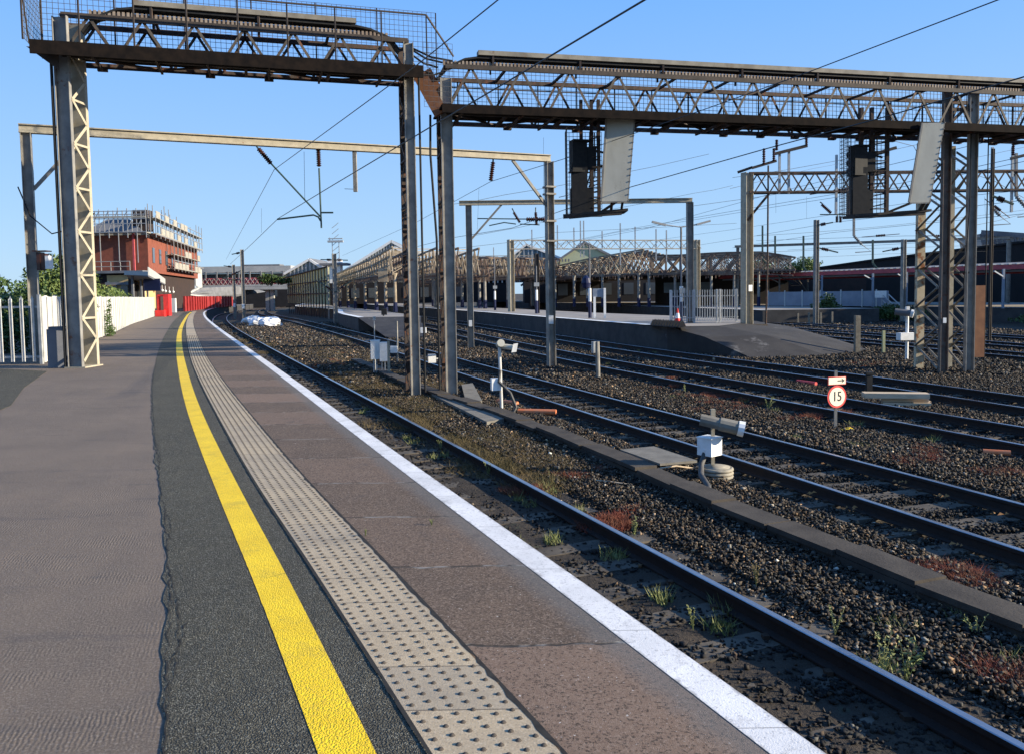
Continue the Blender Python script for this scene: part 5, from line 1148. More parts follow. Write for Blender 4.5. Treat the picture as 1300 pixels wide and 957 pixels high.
# panelled wall right of the second track
root = thing('panelled_wall', 'tall mossy panelled screen wall curving away beside the second track', 'wall', (-21.2, 95, ZB))
A1, B1_ = V(-21.3, 95, 0), V(-35.5, 129, 0); L_ = (B1_ - A1).length; u = (B1_ - A1) / L_; k = 17; M['mossy'] = mat('mossy_panel', (0.42, 0.42, 0.24), (0.32, 0.33, 0.19), 0.95, .6, c3=(0.5, 0.46, 0.3), s3=1.4, t3=0.6)
n = V(-u.y, u.x, 0); n = n if n.x < 0 else -n
for i in range(k):
    p, q = A1 + u * (L_ * i / k), A1 + u * (L_ * (i + 1) / k); zt0 = 4.95 - .35 * i / k
    mb = MB(); mb.poly([p + u * .05 + Z * .55, q - u * .05 + Z * .55, q - u * .05 + Z * (zt0 - .02), p + u * .05 + Z * zt0], -n * .12); mb.build('panel', 'mossy', root)
    bars('post', 'dark' if i else 'steel', root, [(p + n * .08 + Z * ZB, p + n * .08 + Z * (zt0 + .1), .30 if not i else .18, .10, tuple(n))])
for zz in (1.9, 3.4): bars('rail', 'dark', root, [(A1 + n * .1 + Z * zz, B1_ + n * .1 + Z * zz, .10)])
bars('capping', 'dark', root, [(A1 + Z * 5.0, B1_ + Z * 4.65, .35, .12)])
# footbridge
root = thing('footbridge', 'covered footbridge with red latticed parapet and pale roof across the tracks', 'footbridge', (-52, 150, 0))
Yb = 150; L0, R0_ = D(238, 362, Yb), D(366, 362, Yb)
def zz(y): return D(300, y, Yb).z
mb = MB(); mb.box(((L0.x + R0_.x) / 2, Yb + 2, (zz(363) + zz(353)) / 2), (R0_.x - L0.x, .3, zz(353) - zz(363))); mb.build('parapet', 'redpink', root)
mb = MB(); n_ = 22
for i in range(n_):
    x0 = L0.x + (R0_.x - L0.x) * i / n_; x1 = L0.x + (R0_.x - L0.x) * (i + 1) / n_; mb.bar(V(x0, Yb + 1.8, zz(362)), V(x1, Yb + 1.8, zz(353.5)), .06); mb.bar(V(x0, Yb + 1.8, zz(353.5)), V(x1, Yb + 1.8, zz(362)), .06)
mb.bar(V(L0.x, Yb + 1.8, zz(363)), V(R0_.x, Yb + 1.8, zz(363)), .15, .35); mb.build('parapet_lattice', 'paleroof', root)
mb = MB(); mb.box(((L0.x + R0_.x) / 2, Yb + 4, zz(366)), (R0_.x - L0.x, 4.5, .7)); mb.build('deck', 'paleroof', root)
mb = MB(); mb.box(((L0.x + R0_.x) / 2, Yb + 5, (zz(346) + zz(338)) / 2), (R0_.x - L0.x, 6, zz(338) - zz(346))); mb.build('roof', 'paleroof', root)
for i in range(9):
    x = L0.x + (R0_.x - L0.x) * (i + .3) / 9; bars('roof_post', 'slate', root, [(V(x, Yb + 1.9, zz(355)), V(x, Yb + 1.9, zz(345)), .22)])
mb = MB(); mb.box(((L0.x + R0_.x) / 2, Yb + 4.6, (zz(355) + zz(347)) / 2), (R0_.x - L0.x, .2, zz(347) - zz(355))); mb.build('glazing', 'glassg', root)
for px in (334, 340): p = D(px, 380, Yb); mb = MB(); mb.box((p.x, Yb + 3, 1.2), (.7, .7, 4.6)); mb.build('pier', 'slabw', root)
mb = MB(); x = D(324, 340, Yb).x; mb.box((x, Yb + 5, zz(336.5)), (7, 3, .25)); mb.build('roof_hatch', 'slate', root)
root = thing('stair_block', 'grey-white clad stair block joining the footbridge to the platform', 'building', tuple(D(235, 375, 146)))
mb = MB(); p, q = D(208, 350, 146), D(247, 350, 146); mb.box(((p.x + q.x) / 2, 148, 5.0), (q.x - p.x, 3, 3.8)); mb.build('wall', 'paleroof', root); mb = MB(); mb.box(((p.x + q.x) / 2, 148, 7.0), (q.x - p.x + .6, 3.6, .25)); mb.build('roof', 'slate', root)
# red hoarding
root = thing('red_hoarding', 'red panelled hoarding curving round the back of the platform', 'hoarding', (-42, 112, 0))
rp_ = [D(234, 392, 96), D(262, 390, 116), D(296, 387.5, 150)]
tot = []
for (p, q) in zip(rp_, rp_[1:]):
    for i in range(9): tot.append((p.lerp(q, i / 9), p.lerp(q, (i + 1) / 9)))
mb = MB()
for p, q in tot: mb.poly([V(p.x, p.y, 0), V(q.x, q.y, 0), V(q.x, q.y, 1.75), V(p.x, p.y, 1.75)], (-.05, .05, 0))
mb.build('panel', 'redd', root)
for p, q in tot[::1]: bars('post', 'redd', root, [(V(p.x + .1, p.y - .1, 0), V(p.x + .1, p.y - .1, 1.8), .22)])
# grey platform canopy on the left, descending away
root = thing('platform_canopy', 'grey sloping platform canopy in front of the red brick building', 'canopy', (-38, 100, 0))
ez = 3.6; e1 = V(-30.9, 69.4, ez); dr = V(-.393, 1, 0); e2 = e1 + dr * 95; lf = V(-7.5, 1.5, 0)
mb = MB(); mb.poly([e1, e2, e2 + lf + Z * .5, e1 + lf * .30 + Z * .25], (0, 0, -.18)); mb.build('roof', 'slate', root)
mb = MB(); mb.bar(e1 + Z * .3, e2 + Z * .3, .08, .72); mb.bar(e1 + Z * .1, e1 + lf * .3 + Z * .2, .08, .34); mb.build('fascia', 'paleroof', root)
for k in range(7): p = e1 + dr * (3 + k * 12); bars('column', 'slate', root, [(V(p.x - 1.6, p.y, 0), V(p.x - 1.6, p.y, ez), .18)])
root = thing('stair_roof', 'grey sloping stair roof descending from the footbridge toward the canopy', 'roof', tuple(D(230, 360, 140)))
mb = MB(); mb.poly([D(200, 346, 138), D(222, 346, 140), D(262, 371, 146), D(238, 376, 140)], (0, .4, -.2)); mb.build('roof', 'bluegrey', root)
mb = MB(); mb.bar(D(200, 346.5, 137.6), D(238, 376, 139.6), .15, .5); mb.build('edge', 'paleroof', root)
root = thing('rear_wall', 'dark brick wall in the shade beneath the grey platform canopy', 'wall', (-48, 110, 0))
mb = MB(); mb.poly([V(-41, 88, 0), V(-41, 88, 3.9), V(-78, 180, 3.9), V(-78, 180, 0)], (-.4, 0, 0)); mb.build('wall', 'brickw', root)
root = thing('gable_canopy', 'low pale arched canopy roof beside the footbridge stairs', 'canopy', tuple(D(275, 385, 140)))
e = [D(236, 374, 132), D(252, 366, 138), D(300, 364, 150), D(330, 372, 158), D(300, 377, 150), D(262, 377, 140)]
mb = MB(); mb.poly(e, (0, 4, .2)); mb.build('roof', 'slate', root); mb = MB(); mb.bar(e[0], e[1], .3); mb.bar(e[0], e[5], .2); mb.build('fascia', 'paleroof', root)

# red brick building with scaffold
root = thing('brick_building', 'large red brick building with scaffolded roof beyond the hoarding', 'building', (-52, 100, 0))
W0, W1 = D(100, 297, 100), D(187, 297, 100); zt_ = D(187, 297, 100).z; zl_ = D(187, 346, 100).z
mb = MB(); xe = D(250, 320, 138); pts4 = [V(W0.x, 100, 0), V(W1.x, 100, 0), V(xe.x, 138, 0), V(xe.x - 14, 140, 0)]
mb.add([p + Z * zl_ for p in pts4] + [p + Z * zt_ for p in pts4], [(0, 1, 5, 4), (1, 2, 6, 5), (2, 3, 7, 6), (3, 0, 4, 7), (4, 5, 6, 7)]); mb.build('wall', 'brick', root)
mb = MB(); mb.add([V(W0.x, 100.6, 0), V(W1.x - .6, 100.6, 0), V(xe.x - .6, 138, 0), V(xe.x - 14, 139, 0)] + [V(W0.x, 100.6, zl_), V(W1.x - .6, 100.6, zl_), V(xe.x - .6, 138, zl_), V(xe.x - 14, 139, zl_)], [(0, 1, 5, 4), (1, 2, 6, 5), (2, 3, 7, 6)]); mb.build('shaded_lower_storey', 'brownbrick', root)  # lower storey in darker brick: the canopies' shade is put into its colour
mb = MB(); mb.bar(V(W0.x, 99.9, zt_), V(W1.x + .2, 99.9, zt_), .3, .35); mb.bar(V(W1.x + .1, 99.9, zt_), V(xe.x + .1, 138, zt_), .3, .35); mb.build('cornice', 'slabw', root)
mb = MB(); rz_ = D(150, 277, 101).z; mb.add([V(W0.x, 100.6, zt_ + .2), V(W1.x - .6, 100.6, zt_ + .2), V(xe.x - .6, 138, zt_ + .2), V(xe.x - 13, 139, zt_ + .2), V(W0.x + 2, 103, rz_), V(W1.x - 3.5, 103, rz_), V(xe.x - 5, 134, rz_)], [(0, 1, 5, 4), (1, 2, 6, 5), (4, 5, 6), (0, 4, 6, 3)]); mb.build('roof', 'slate', root)
mb = MB(); mb.box((W1.x - 1.6, 102.5, rz_ - .3), (1.8, 1.6, 2.6)); mb.build('chimney', 'brownbrick', root)
sd_ = (V(xe.x, 138, 0) - V(W1.x, 100, 0)).normalized()
for i in range(9):
    for z in (7.0,): c = V(W1.x, 100, z) + sd_ * (3 + i * 4.2) + V(.05, -.05, 0); mb = MB(); mb.bar(c - sd_ * .6, c + sd_ * .6, .1, 1.9); mb.build('window', 'glass', root)
mb = MB(); mb.bar(V(W1.x - 1.6, 99.7, zl_), V(W1.x - 1.6, 99.7, zt_), .22); mb.build('downpipe', 'redpink', root)
mb = MB(); mb.box(((W0.x + W1.x) / 2 + 1.6, 97.6, zl_ - .05), (W1.x - W0.x - 1, 3.5, .3)); mb.build('ledge_roof', 'slate', root)
root = thing('yellow_brick_annexe', 'low yellow brick annexe under the red brick building', 'building', (-50, 96, 0))
p, q = D(134, 375, 96), D(181, 375, 96); mb = MB(); mb.box(((p.x + q.x) / 2, 98, 2.2), (q.x - p.x, 3, 4.4)); mb.build('wall', 'yellowb', root)
for px in (142, 156, 170): c = D(px, 364, 96); mb = MB(); mb.box((c.x, 96.4, 2.4), (.8, .1, 1.6)); mb.build('window', 'glass', root)
mb = MB(); mb.bar(V(p.x, 96.1, 3.4), V(q.x - .5, 96.1, 3.4), .25, .3); mb.build('pipe', 'slate', root)
# scaffold
root = thing('scaffolding', 'grey tube scaffolding round the top of the red brick building', 'scaffolding', (-46, 99, 4))
mb = MB(); bd = MB(); zt1 = zt_ + 2.6
xs_ = np.linspace(W0.x, W1.x + .6, 9)
for i, x in enumerate(xs_):
    z0 = zl_ + (.1 if i % 3 else 2.0); 
    mb.bar(V(x, 98.4, zt_ - (3.6 if i in (3, 5, 7) else .6)), V(x, 98.4, zt1 + random.uniform(0, .5)), .08); mb.bar(V(x, 99.6, zt_), V(x, 99.6, zt1 + .2), .09)
    if i: mb.bar(V(xs_[i - 1], 98.4, zt_ + .5), V(x, 98.4, zt1), .07)
for z in (zt_ + .1, zt_ + 1.1, zt_ + 1.7, zt_ + 2.2, zt_ + 2.6): mb.bar(V(xs_[0], 98.4, z), V(xs_[-1], 98.4, z), .09)
bd.box(((xs_[0] + xs_[-1]) / 2, 99, zt_ + .05), (xs_[-1] - xs_[0], 1.2, .08)); bd.box(((xs_[0] + xs_[-1]) / 2, 98.35, zt_ + 1.9), (xs_[-1] - xs_[0], .06, .22))
xo = V(1.2, -.3, 0)
for i in range(14):
    c = V(W1.x, 100, 0) + sd_ * (i * 2.9) + xo; zlow = zt_ - (4.2 if 3 < i < 12 else .5)
    for o in (V(0, 0, 0), V(-1.0, .2, 0)): mb.bar(c + o + Z * zlow, c + o + Z * (zt1 + random.uniform(-.5, 1.4)), .08)
    if i < 13:
        c2 = c + sd_ * 2.9
        for z in (zt_ - 3.8, zt_ - 2.8, zt_ - 2.0, zt_ - .1, zt_ + 1, zt_ + 1.9, zt_ + 2.6):
            if z < zt_ - 1 and not 3 < i < 12: continue
            mb.bar(c + Z * z, c2 + Z * z, .09)
        if i % 2: mb.bar(c + Z * (zt_ - .1), c2 + Z * (zt_ + 1.9), .08)
        for z in (zt_ + .0, zt_ - 2.0, zt_ - 3.9, zt_ + 1.9):
            if z < zt_ - 1 and not 3 < i < 12: continue
            bd.bar((c + c2) / 2 - sd_ * 1.45 + V(-.5, .1, z), (c + c2) / 2 + sd_ * 1.45 + V(-.5, .1, z), 1.1, .08)
            if random.random() < .5: bd.bar((c + c2) / 2 - sd_ * 1.2 + V(.05, 0, z + .45), (c + c2) / 2 + sd_ * 1.2 + V(.05, 0, z + .45), .06, .8)
mb.build('scaffold_tubes', 'scaf', root); bd.build('scaffold_boards', 'board2', root)
bars('railing', 'slabw', thing('ledge_railing', 'thin white railing along the ledge below the brick wall', 'railing', (-52, 96, zl_)), [(V(xs_[0], 96.2, zl_ + h_), V(W1.x - .5, 96.2, zl_ + h_), .07) for h_ in (.6, 1.2)] + [(V(x, 96.2, zl_), V(x, 96.2, zl_ + 1.2), .06) for x in xs_[:-1]])

# ================================================================ SMALL LINESIDE THINGS
def px(x, y, Y_): return D(x, y, Y_)
# round speed sign
b0 = P(1060.5, 546, ZB); Ys = b0.y; root = thing('speed_sign', 'round red-rimmed sign reading 15 with an arrow plate above, on a thin post', 'sign', tuple(b0))
n_ = V(.30, -1, 0).normalized(); rt_ = V(-n_.y, n_.x, 0)
mb = MB(); mb.bar(b0 - Z * .05, b0 + Z * 1.14, .055, .03); mb.build('post', 'steel', root)
def disc(c, r, t, n=40):
    mb = MB(); mb.poly([c + rt_ * (r * math.cos(2 * math.pi * i / n)) + Z * (r * math.sin(2 * math.pi * i / n)) for i in range(n)], n_ * t); return mb
cs = V(b0.x, b0.y, D(1064, 503, Ys).z) + n_ * .03
disc(cs, .212, .008).build('rim', 'signred', root); fc_ = disc(cs + n_ * .009, .175, .004).build('face', 'signface', root)
def text_mesh(body, size, c, nrm, m, parent, name):
    cu = bpy.data.curves.new('t', 'FONT'); cu.body = body; cu.size = size; cu.align_x = 'CENTER'; cu.align_y = 'CENTER'; cu.extrude = .0015
    to = bpy.data.objects.new('t', cu); C.objects.link(to); bpy.context.view_layer.update()
    me = bpy.data.meshes.new_from_object(to.evaluated_get(bpy.context.evaluated_depsgraph_get())); bpy.data.objects.remove(to)
    rt2 = V(-nrm.y, nrm.x, 0); mw = Matrix(((rt2.x * .82, 0, nrm.x, c.x), (rt2.y * .82, 0, nrm.y, c.y), (0, 1, 0, c.z), (0, 0, 0, 1)))
    me.transform(mw); off_ = Vector(LOC[parent.name]); me.transform(Matrix.Translation(-off_)); me.materials.clear(); me.materials.append(M[m])
    o = bpy.data.objects.new(name, me); C.objects.link(o); o.parent = parent; LOC[o.name] = LOC[parent.name]; return o
text_mesh('15', .26, cs + n_ * .0155 + Z * .0, n_, 'ink', fc_, 'numerals')
ca2 = V(b0.x, b0.y, D(1064, 483, Ys).z) + n_ * .03
mb = MB(); mb.poly([ca2 + rt_ * x + Z * z for x, z in ((-.20, -.075), (.20, -.075), (.20, .075), (-.20, .075))], n_ * .006); mb.build('plate_border', 'signred', root)
mb = MB(); mb.poly([ca2 + n_ * .007 + rt_ * x + Z * z for x, z in ((-.188, -.064), (.188, -.064), (.188, .064), (-.188, .064))], n_ * .003); ap = mb.build('arrow_plate', 'signface', root)
mb = MB(); o_ = ca2 + n_ * .0105
mb.poly([o_ + rt_ * x + Z * z for x, z in ((.01, -.010), (.12, -.010), (.095, -.045), (.17, 0), (.095, .045), (.12, .010), (.01, .010))], n_ * .002); mb.build('arrow', 'ink', ap)

def pixbox(mb, x0, y0, x1, y1, Y_, d, rz=.0):
    a = D(x0, y1, Y_); b = D(x1, y0, Y_); mb.box(((a.x + b.x) / 2, Y_, (a.z + b.z) / 2), (abs(b.x - a.x), d, abs(b.z - a.z)), rz)
# ground position signals
b0 = P(637, 526, ZB); Y_ = b0.y; root = thing('ground_signal', 'white lineside signal on a thin pole just right of the gantry legs', 'lineside signal', tuple(b0), 'small lineside signals')
mb = MB(); mb.tube([b0, V(b0.x - .03, Y_, D(636, 436, Y_).z)], .036, 10); mb.build('pole', 'galvw', root)
mb = MB(); pixbox(mb, 623.5, 480, 636, 495, Y_ - .05, .2, .2); mb.build('box', 'white', root)
mb = MB(); c = D(635, 437, Y_); mb.tube([c + V(-.02, .1, -.02), c + V(.02, -.12, .03)], .085, 12); mb.tube([c + V(.02, .02, -.05), c + V(.28, -.04, -.08)], .06, 8); mb.build('lamp_head', 'board', root)
mb = MB(); c = D(652, 441, Y_); mb.poly([c + V(-.05, -.1, -.11), c + V(.06, -.08, -.10), c + V(.1, -.1, .09), c + V(0, -.12, .08)], (0, .02, 0)); mb.build('end_plate', 'white', root)
mb = MB(); mb.tube([b0 + V(-.02, -.1, 1.0), b0 + V(-.05, -.15, .75), b0 + V(.2, -.2, .5), b0 + V(.32, -.25, .2), b0 + V(.25, -.3, .06), b0 + V(-.1, -.35, .05)], .035, 8); mb.box(b0 + V(-.05, -.2, .03), (.7, .3, .05), .2); mb.build('cable', 'cable', root)
b0 = P(905, 604, ZB); Y_ = b0.y; root = thing('ground_signal', 'lineside signal with white box and long grey lamp tube, standing on a coiled hose', 'lineside signal', tuple(b0), 'small lineside signals')
mb = MB(); a_ = D(905.5, 596, Y_); mb.bar(V(b0.x, Y_, ZB), V(b0.x, Y_, D(906, 527, Y_).z), .05, .03); mb.build('pole', 'cream', root)
ax = V(.72, .69, 0); cb = V(b0.x - .06, Y_ - .05, D(895, 565, Y_).z); mb = MB(); mb.box(cb, (.25, .25, .255), math.radians(40)); bx_ = mb.build('box', 'white', root)
mb = MB(); mb.box(cb + V(0, 0, .131), (.27, .27, .012), math.radians(40)); mb.box(cb + V(-.095, -.08, -.05), (.02, .03, .03), math.radians(40)); mb.build('box_lid', 'white', bx_)
h0, h1 = D(889, 532, Y_ - .05), D(937, 543, Y_ - .18); mb = MB(); mb.tube([h0, h0.lerp(h1, .5), h0.lerp(h1, .52), h1], [.085, .085, .098, .098], 12); mb.build('lamp_tube', 'tray', root)
mb = MB(); mb.tube([h1, h1 + (h1 - h0).normalized() * .085], [.108, .112], 12); mb.build('lens_hood', 'white', root)
mb = MB(); mb.bar(V(b0.x, Y_, h0.z - .06), V(b0.x, Y_, h0.z + .14), .06); mb.build('bracket', 'cream', root)
cc = P(909, 604, ZB + .03); mb = MB()
for k in range(3): mb.tube([V(cc.x + .22 * math.cos(t * .35), cc.y + .22 * math.sin(t * .35), ZB + .035 + k * .052) for t in range(19)], .028, 8)
mb.lathe((cc.x, cc.y, ZB + .16), [(.2, 0), (.2, .01)], 18); solo(mb, 'coiled_hose', 'coil', 'beige hose coiled round the foot of the signal with the white box', 'hose', smooth=True)
mb = MB(); mb.tube([D(895, 575, Y_ - .1), D(890, 590, Y_ - .15), P(890, 603, ZB + .16), P(899, 617, ZB + .10), P(900, 624, ZB + .06), P(888, 626, ZB + .04)], .042, 10); solo(mb, 'thick_cable', 'cable', 'thick black cable dropping from the white box to the trough lids', 'cable', smooth=True)
mb = MB(); mb.tube([P(828, 603, ZB + .03), P(838, 594, ZB + .12), P(858, 591, ZB + .12), P(880, 594, ZB + .05), P(895, 600, ZB + .03)], .012, 6); solo(mb, 'thin_hose', 'wooden', 'thin tan hose looping beside the grey cover slab', 'hose')
mb = MB(); mb.tube([P(752, 609, ZB + .05), P(775, 611, ZB + .07), P(796, 614, ZB + .05)], .010, 6); solo(mb, 'thin_pipe', 'wooden', 'short tan rod lying on the ballast left of the trough lids', 'rod')
b0 = P(1151, 458, ZB); Y_ = b0.y; root = thing('ground_signal', 'white lineside signal with crosswise box, just left of the lattice tower', 'lineside signal', tuple(b0), 'small lineside signals')
mb = MB(); mb.tube([b0, V(b0.x, Y_, D(1151, 402, Y_).z)], .06, 8); mb.build('pole', 'white', root)
mb = MB(); pixbox(mb, 1140, 422.5, 1162, 432, Y_ - .1, .3, .1); mb.build('box', 'white', root)
mb = MB(); mb.tube([D(1136, 396, Y_), D(1156, 398, Y_ - .2)], .12, 10); mb.build('lamp_tube', 'slate', root); mb = MB(); mb.tube([D(1156, 398, Y_ - .2), D(1160, 399, Y_ - .25)], .15, 10); mb.box(D(1152, 392, Y_), (.12, .12, .15)); mb.build('lens_hood', 'white', root)
b0 = P(759.5, 481, ZB); Y_ = b0.y; root = thing('marker_post', 'steel post with a cylinder at its top between second and third tracks', 'post', tuple(b0))
mb = MB(); mb.tube([b0, V(b0.x - .02, Y_, D(758.5, 434, Y_).z)], .068, 10); mb.build('post', 'steel', root); mb = MB(); mb.tube([D(753.5, 448, Y_), D(753.5, 434, Y_)], .075, 10); mb.build('cylinder', 'galv', root)
# apparatus cabinets
b0 = P(478, 476, ZB); Y_ = b0.y
for (x0, y0, x1, y1, lab) in ((471, 432, 481.5, 456, 'left of two white apparatus cases on legs beside the gantry leg'), (482, 434.5, 491.5, 458.5, 'right of two white apparatus cases on legs beside the gantry leg')):
    q = D((x0 + x1) / 2, 476, Y_); root = thing('apparatus_case', lab, 'lineside cabinet', (q.x, Y_, ZB), 'white lineside cases by the gantry leg')
    mb = MB(); pixbox(mb, x0, y0, x1, y1, Y_, .22, .25); mb.build('case', 'white', root)
    bars('leg', 'galv', root, [(V(q.x + d_, Y_, ZB), V(q.x + d_, Y_, D(x0, y1 - 1, Y_).z), .035) for d_ in (-.04, .06)])
b0 = P(494, 478, ZB); mb = MB(); mb.bar(b0, V(b0.x, b0.y, D(493.5, 433, b0.y).z), .075); solo(mb, 'stub_post', 'cream', 'short square pale post right of the two white cases', 'post')
mb = MB(); q = D(475.5, 432, Y_ + .3); t_ = D(475, 406, Y_ + .3); mb.tube([V(q.x, q.y, ZB), t_], .02, 6); mb.tube([t_ - Z * .02, t_ + Z * .1], .05, 8); mb.tube([D(464, 433, Y_ + .3), D(483, 432, Y_ + .3)], .025, 6); solo(mb, 'thin_pole', 'galv', 'thin grey pole with crossbar standing behind the two white cases', 'pole')
b0 = P(505, 462, ZB); Y2 = b0.y; root = thing('post_with_box', 'post with small white box close to the left gantry leg', 'post', tuple(b0)); mb = MB(); mb.tube([b0, V(b0.x, Y2, D(504, 408, Y2).z)], .04, 6); mb.build('post', 'steel', root); mb = MB(); pixbox(mb, 496, 439.5, 504.5, 448, Y2 - .08, .2); mb.build('box', 'white', root)
mb = MB(); pixbox(mb, 543.5, 450, 553, 460.5, 21.7, .18, .2); mb.bar(D(549, 455, 21.75), D(556, 455, 21.75), .03); solo(mb, 'junction_box', 'white', 'small white junction box fixed low on the right gantry leg', 'box')
for (x, yb, yt, bx_, lab) in ((487.5, 420, 392, 1, 'dark small signal with white panel at the end of the middle platform'), (538, 430, 402, 0, 'small signal post with pale box seen between the gantry legs')):
    b0 = P(x, yb, ZB); Y2 = b0.y; root = thing('dwarf_signal', lab, 'lineside signal', tuple(b0)); mb = MB(); mb.tube([b0, V(b0.x, Y2, D(x, yt, Y2).z)], .07, 8); mb.build('post', 'slate', root)
    mb = MB(); pixbox(mb, x - 3, yt, x + 3.5, yt + 8, Y2 - .2, .3); mb.build('lamp_head', 'black', root); mb = MB(); pixbox(mb, x - 4 if not bx_ else x + 2, yb - 14, x + 3 if not bx_ else x + 6, yb - 7, Y2 - .2, .2); mb.build('box', 'white', root)
# wooden and steel posts on the right
b0 = P(1088, 449, ZB); Y_ = b0.y; mb = MB(); mb.bar(b0, V(b0.x, Y_, D(1088, 401, Y_).z), .20); solo(mb, 'square_post', 'stake', 'thick weathered square post among the right-hand tracks', 'post')
b0 = P(1121.5, 450, ZB); Y_ = b0.y; mb = MB(); mb.bar(b0, V(b0.x, Y_, D(1121.5, 420, Y_).z), .10); solo(mb, 'thin_post', 'mossy', 'thin mossy post left of the white signal by the tower', 'post')
for (x, yt, yb, lab) in ((1013, 398, 412, 'leftmost low stake below the panel fence'), (1027, 397, 413, 'second low stake below the panel fence'), (1042, 397, 413, 'third low stake below the panel fence, under the feathery bush'), (1056.5, 396, 412, 'rightmost low stake below the panel fence')):
    b0 = P(x, yb, ZB); mb = MB(); mb.bar(b0, V(b0.x, b0.y, D(x, yt, b0.y).z), .12); solo(mb, 'stake', 'stake', lab, 'stake', 'stakes in the verge at right')
b0 = P(1103, 507, ZB); Y_ = b0.y; mb = MB(); mb.bar(b0, V(b0.x, Y_, D(1102, 473, Y_).z), .13, .10); mb.box(V(b0.x, Y_, D(1102, 474, Y_).z), (.19, .14, .06)); solo(mb, 'black_post', 'black', 'short black square post between third and fourth tracks, right of the speed sign', 'post')
# timber stack
b0 = P(1150, 517, ZB)
for (dx, dy, dz, L_, w_, h_, lab) in ((0, 0, .0, 1.0, .22, .10, 'bottom baulk of the little timber stack between the tracks'), (.18, .25, .0, .9, .22, .10, 'rear bottom baulk of the little timber stack'), (.02, .12, .105, .95, .26, .09, 'middle baulk of the little timber stack'), (-.22, .05, .20, 1.35, .34, .11, 'wide sunlit top plank of the little timber stack')):
    mb = MB(); mb.box((0, 0, h_ / 2), (L_, w_, h_), -.22); o = mb.build('timber_baulk', 'wooden', None); o.location = b0 + V(dx, dy, dz + .02); tag(o, lab, 'timber', 'stacked timber baulks')
# pipes and litter
def rod(p, q, r, m, lab, name='pipe', cat='pipe', grp='orange pipes lying on the ballast'):
    mb = MB(); mb.tube([P(*p, ZB + r + .02), P(*q, ZB + r + .02)], r, 10); solo(mb, name, m, lab, cat, grp)
rod((658, 522), (706, 523), .065, 'orange', 'bright orange pipe lying left of the second track at mid-distance')
rod((631, 509), (657, 512), .05, 'orange', 'short tan-orange pipe beside the thin signal pole')
rod((1248, 573), (1283, 575), .045, 'orange', 'orange pipe lying between second and third tracks at the right')
rod((1012, 484), (1036, 487), .05, 'signred', 'red pipe lying beyond the third track left of the speed sign')
rod((905, 456), (921, 456), .05, 'wooden', 'pale stick lying on the fourth track by the ramp', 'stick', 'stick', None)
mb = MB(); c = P(1075, 546, ZB + .03); mb.add([c + V(-.14, 0, 0), c + V(0, -.08, .03), c + V(.16, -.02, .01), c + V(.1, .08, .05), c + V(-.05, .08, .03)], [(0, 1, 3, 4), (1, 2, 3)]); solo(mb, 'yellow_rag', 'yellow', 'crumpled yellow rag at the foot of the speed sign', 'rag')
p_ = P(904, 628, ZB + .05); mb = MB(); mb.lathe(p_ - Z * .04, [(.02, 0), (.05, .02), (.055, .05), (.03, .085)], 8); solo(mb, 'red_stone', 'redpink', 'pinkish red lump at the end of the thick black cable', 'stone')
# brown leaves / chips along the rails
random.seed(3); lv = MB()
for (x, y) in ((1048, 590), (983, 614), (1031, 628), (1142, 613), (1198, 634), (1272, 654), (1080, 647), (1222, 693), (812, 526), (830, 531), (856, 537), (1152, 674), (1228, 541), (760, 505), (1140, 612), (1205, 632)):
    c = P(x, y, ZB + .055)
    for k in range(3):
        q = c + V(random.uniform(-.09, .09), random.uniform(-.05, .05), random.uniform(0, .02)); w_ = random.uniform(.015, .04); lv.add([q + V(-w_, 0, 0), q + V(0, -w_ * .5, .012), q + V(w_, 0, .01), q + V(0, w_ * .5, .03)], [(0, 1, 2, 3)])
tag(lv.build('fallen_leaves', 'leafbrown', None), 'dry brown leaves caught along the rails', 'leaves', kind='stuff')
# rubbish bags
def bag(c, r, lab, grp):
    mb = MB(); n1, n2 = 10, 14; sd = random.random() * 9
    for i in range(n1 + 1):
        for k in range(n2):
            th = math.pi * i / n1; ph = 2 * math.pi * k / n2; rr = r * (1 + .18 * math.sin(ph * 3 + sd) * math.sin(th * 2) + .12 * math.sin(ph * 5 + th * 4 + sd * 2)) 
            mb.v.append((c.x + rr * math.sin(th) * math.cos(ph) * 1.2, c.y + rr * math.sin(th) * math.sin(ph), max(ZB, c.z + rr * .62 * math.cos(th))))
    for i in range(n1):
        for k in range(n2): q = (k + 1) % n2; mb.f.append((i * n2 + k, (i + 1) * n2 + k, (i + 1) * n2 + q, i * n2 + q))
    solo(mb, 'ballast_bag', 'bag', lab, 'bag', grp)
for (x, y, r, lab) in ((316, 411, .62, 'far left white sack of the heap by the single mast'), (322, 408, .6, 'white sack at the back of the heap by the single mast'), (328, 414, .75, 'white sack in the middle of the heap by the mast'), (336, 411, .6, 'white sack right of the middle of the heap by the mast'), (343, 415, .85, 'largest sack at the right end of the heap by the mast'), (347, 410, .6, 'white sack behind the largest one of the heap')):
    bag(P(x, y, ZB) + Z * .25, r, lab, 'white sacks heaped by the near curve')
for (x, y, r, lab) in ((449, 414, .42, 'left sack of the small white heap before the middle platform'), (457, 411, .5, 'rear sack of the small white heap before the middle platform'), (462, 415, .5, 'front sack of the small white heap before the middle platform'), (470, 416, .5, 'right sack of the small white heap before the middle platform')):
    bag(P(x, y, ZB) + Z * .2, r, lab, 'white sacks before the middle platform')
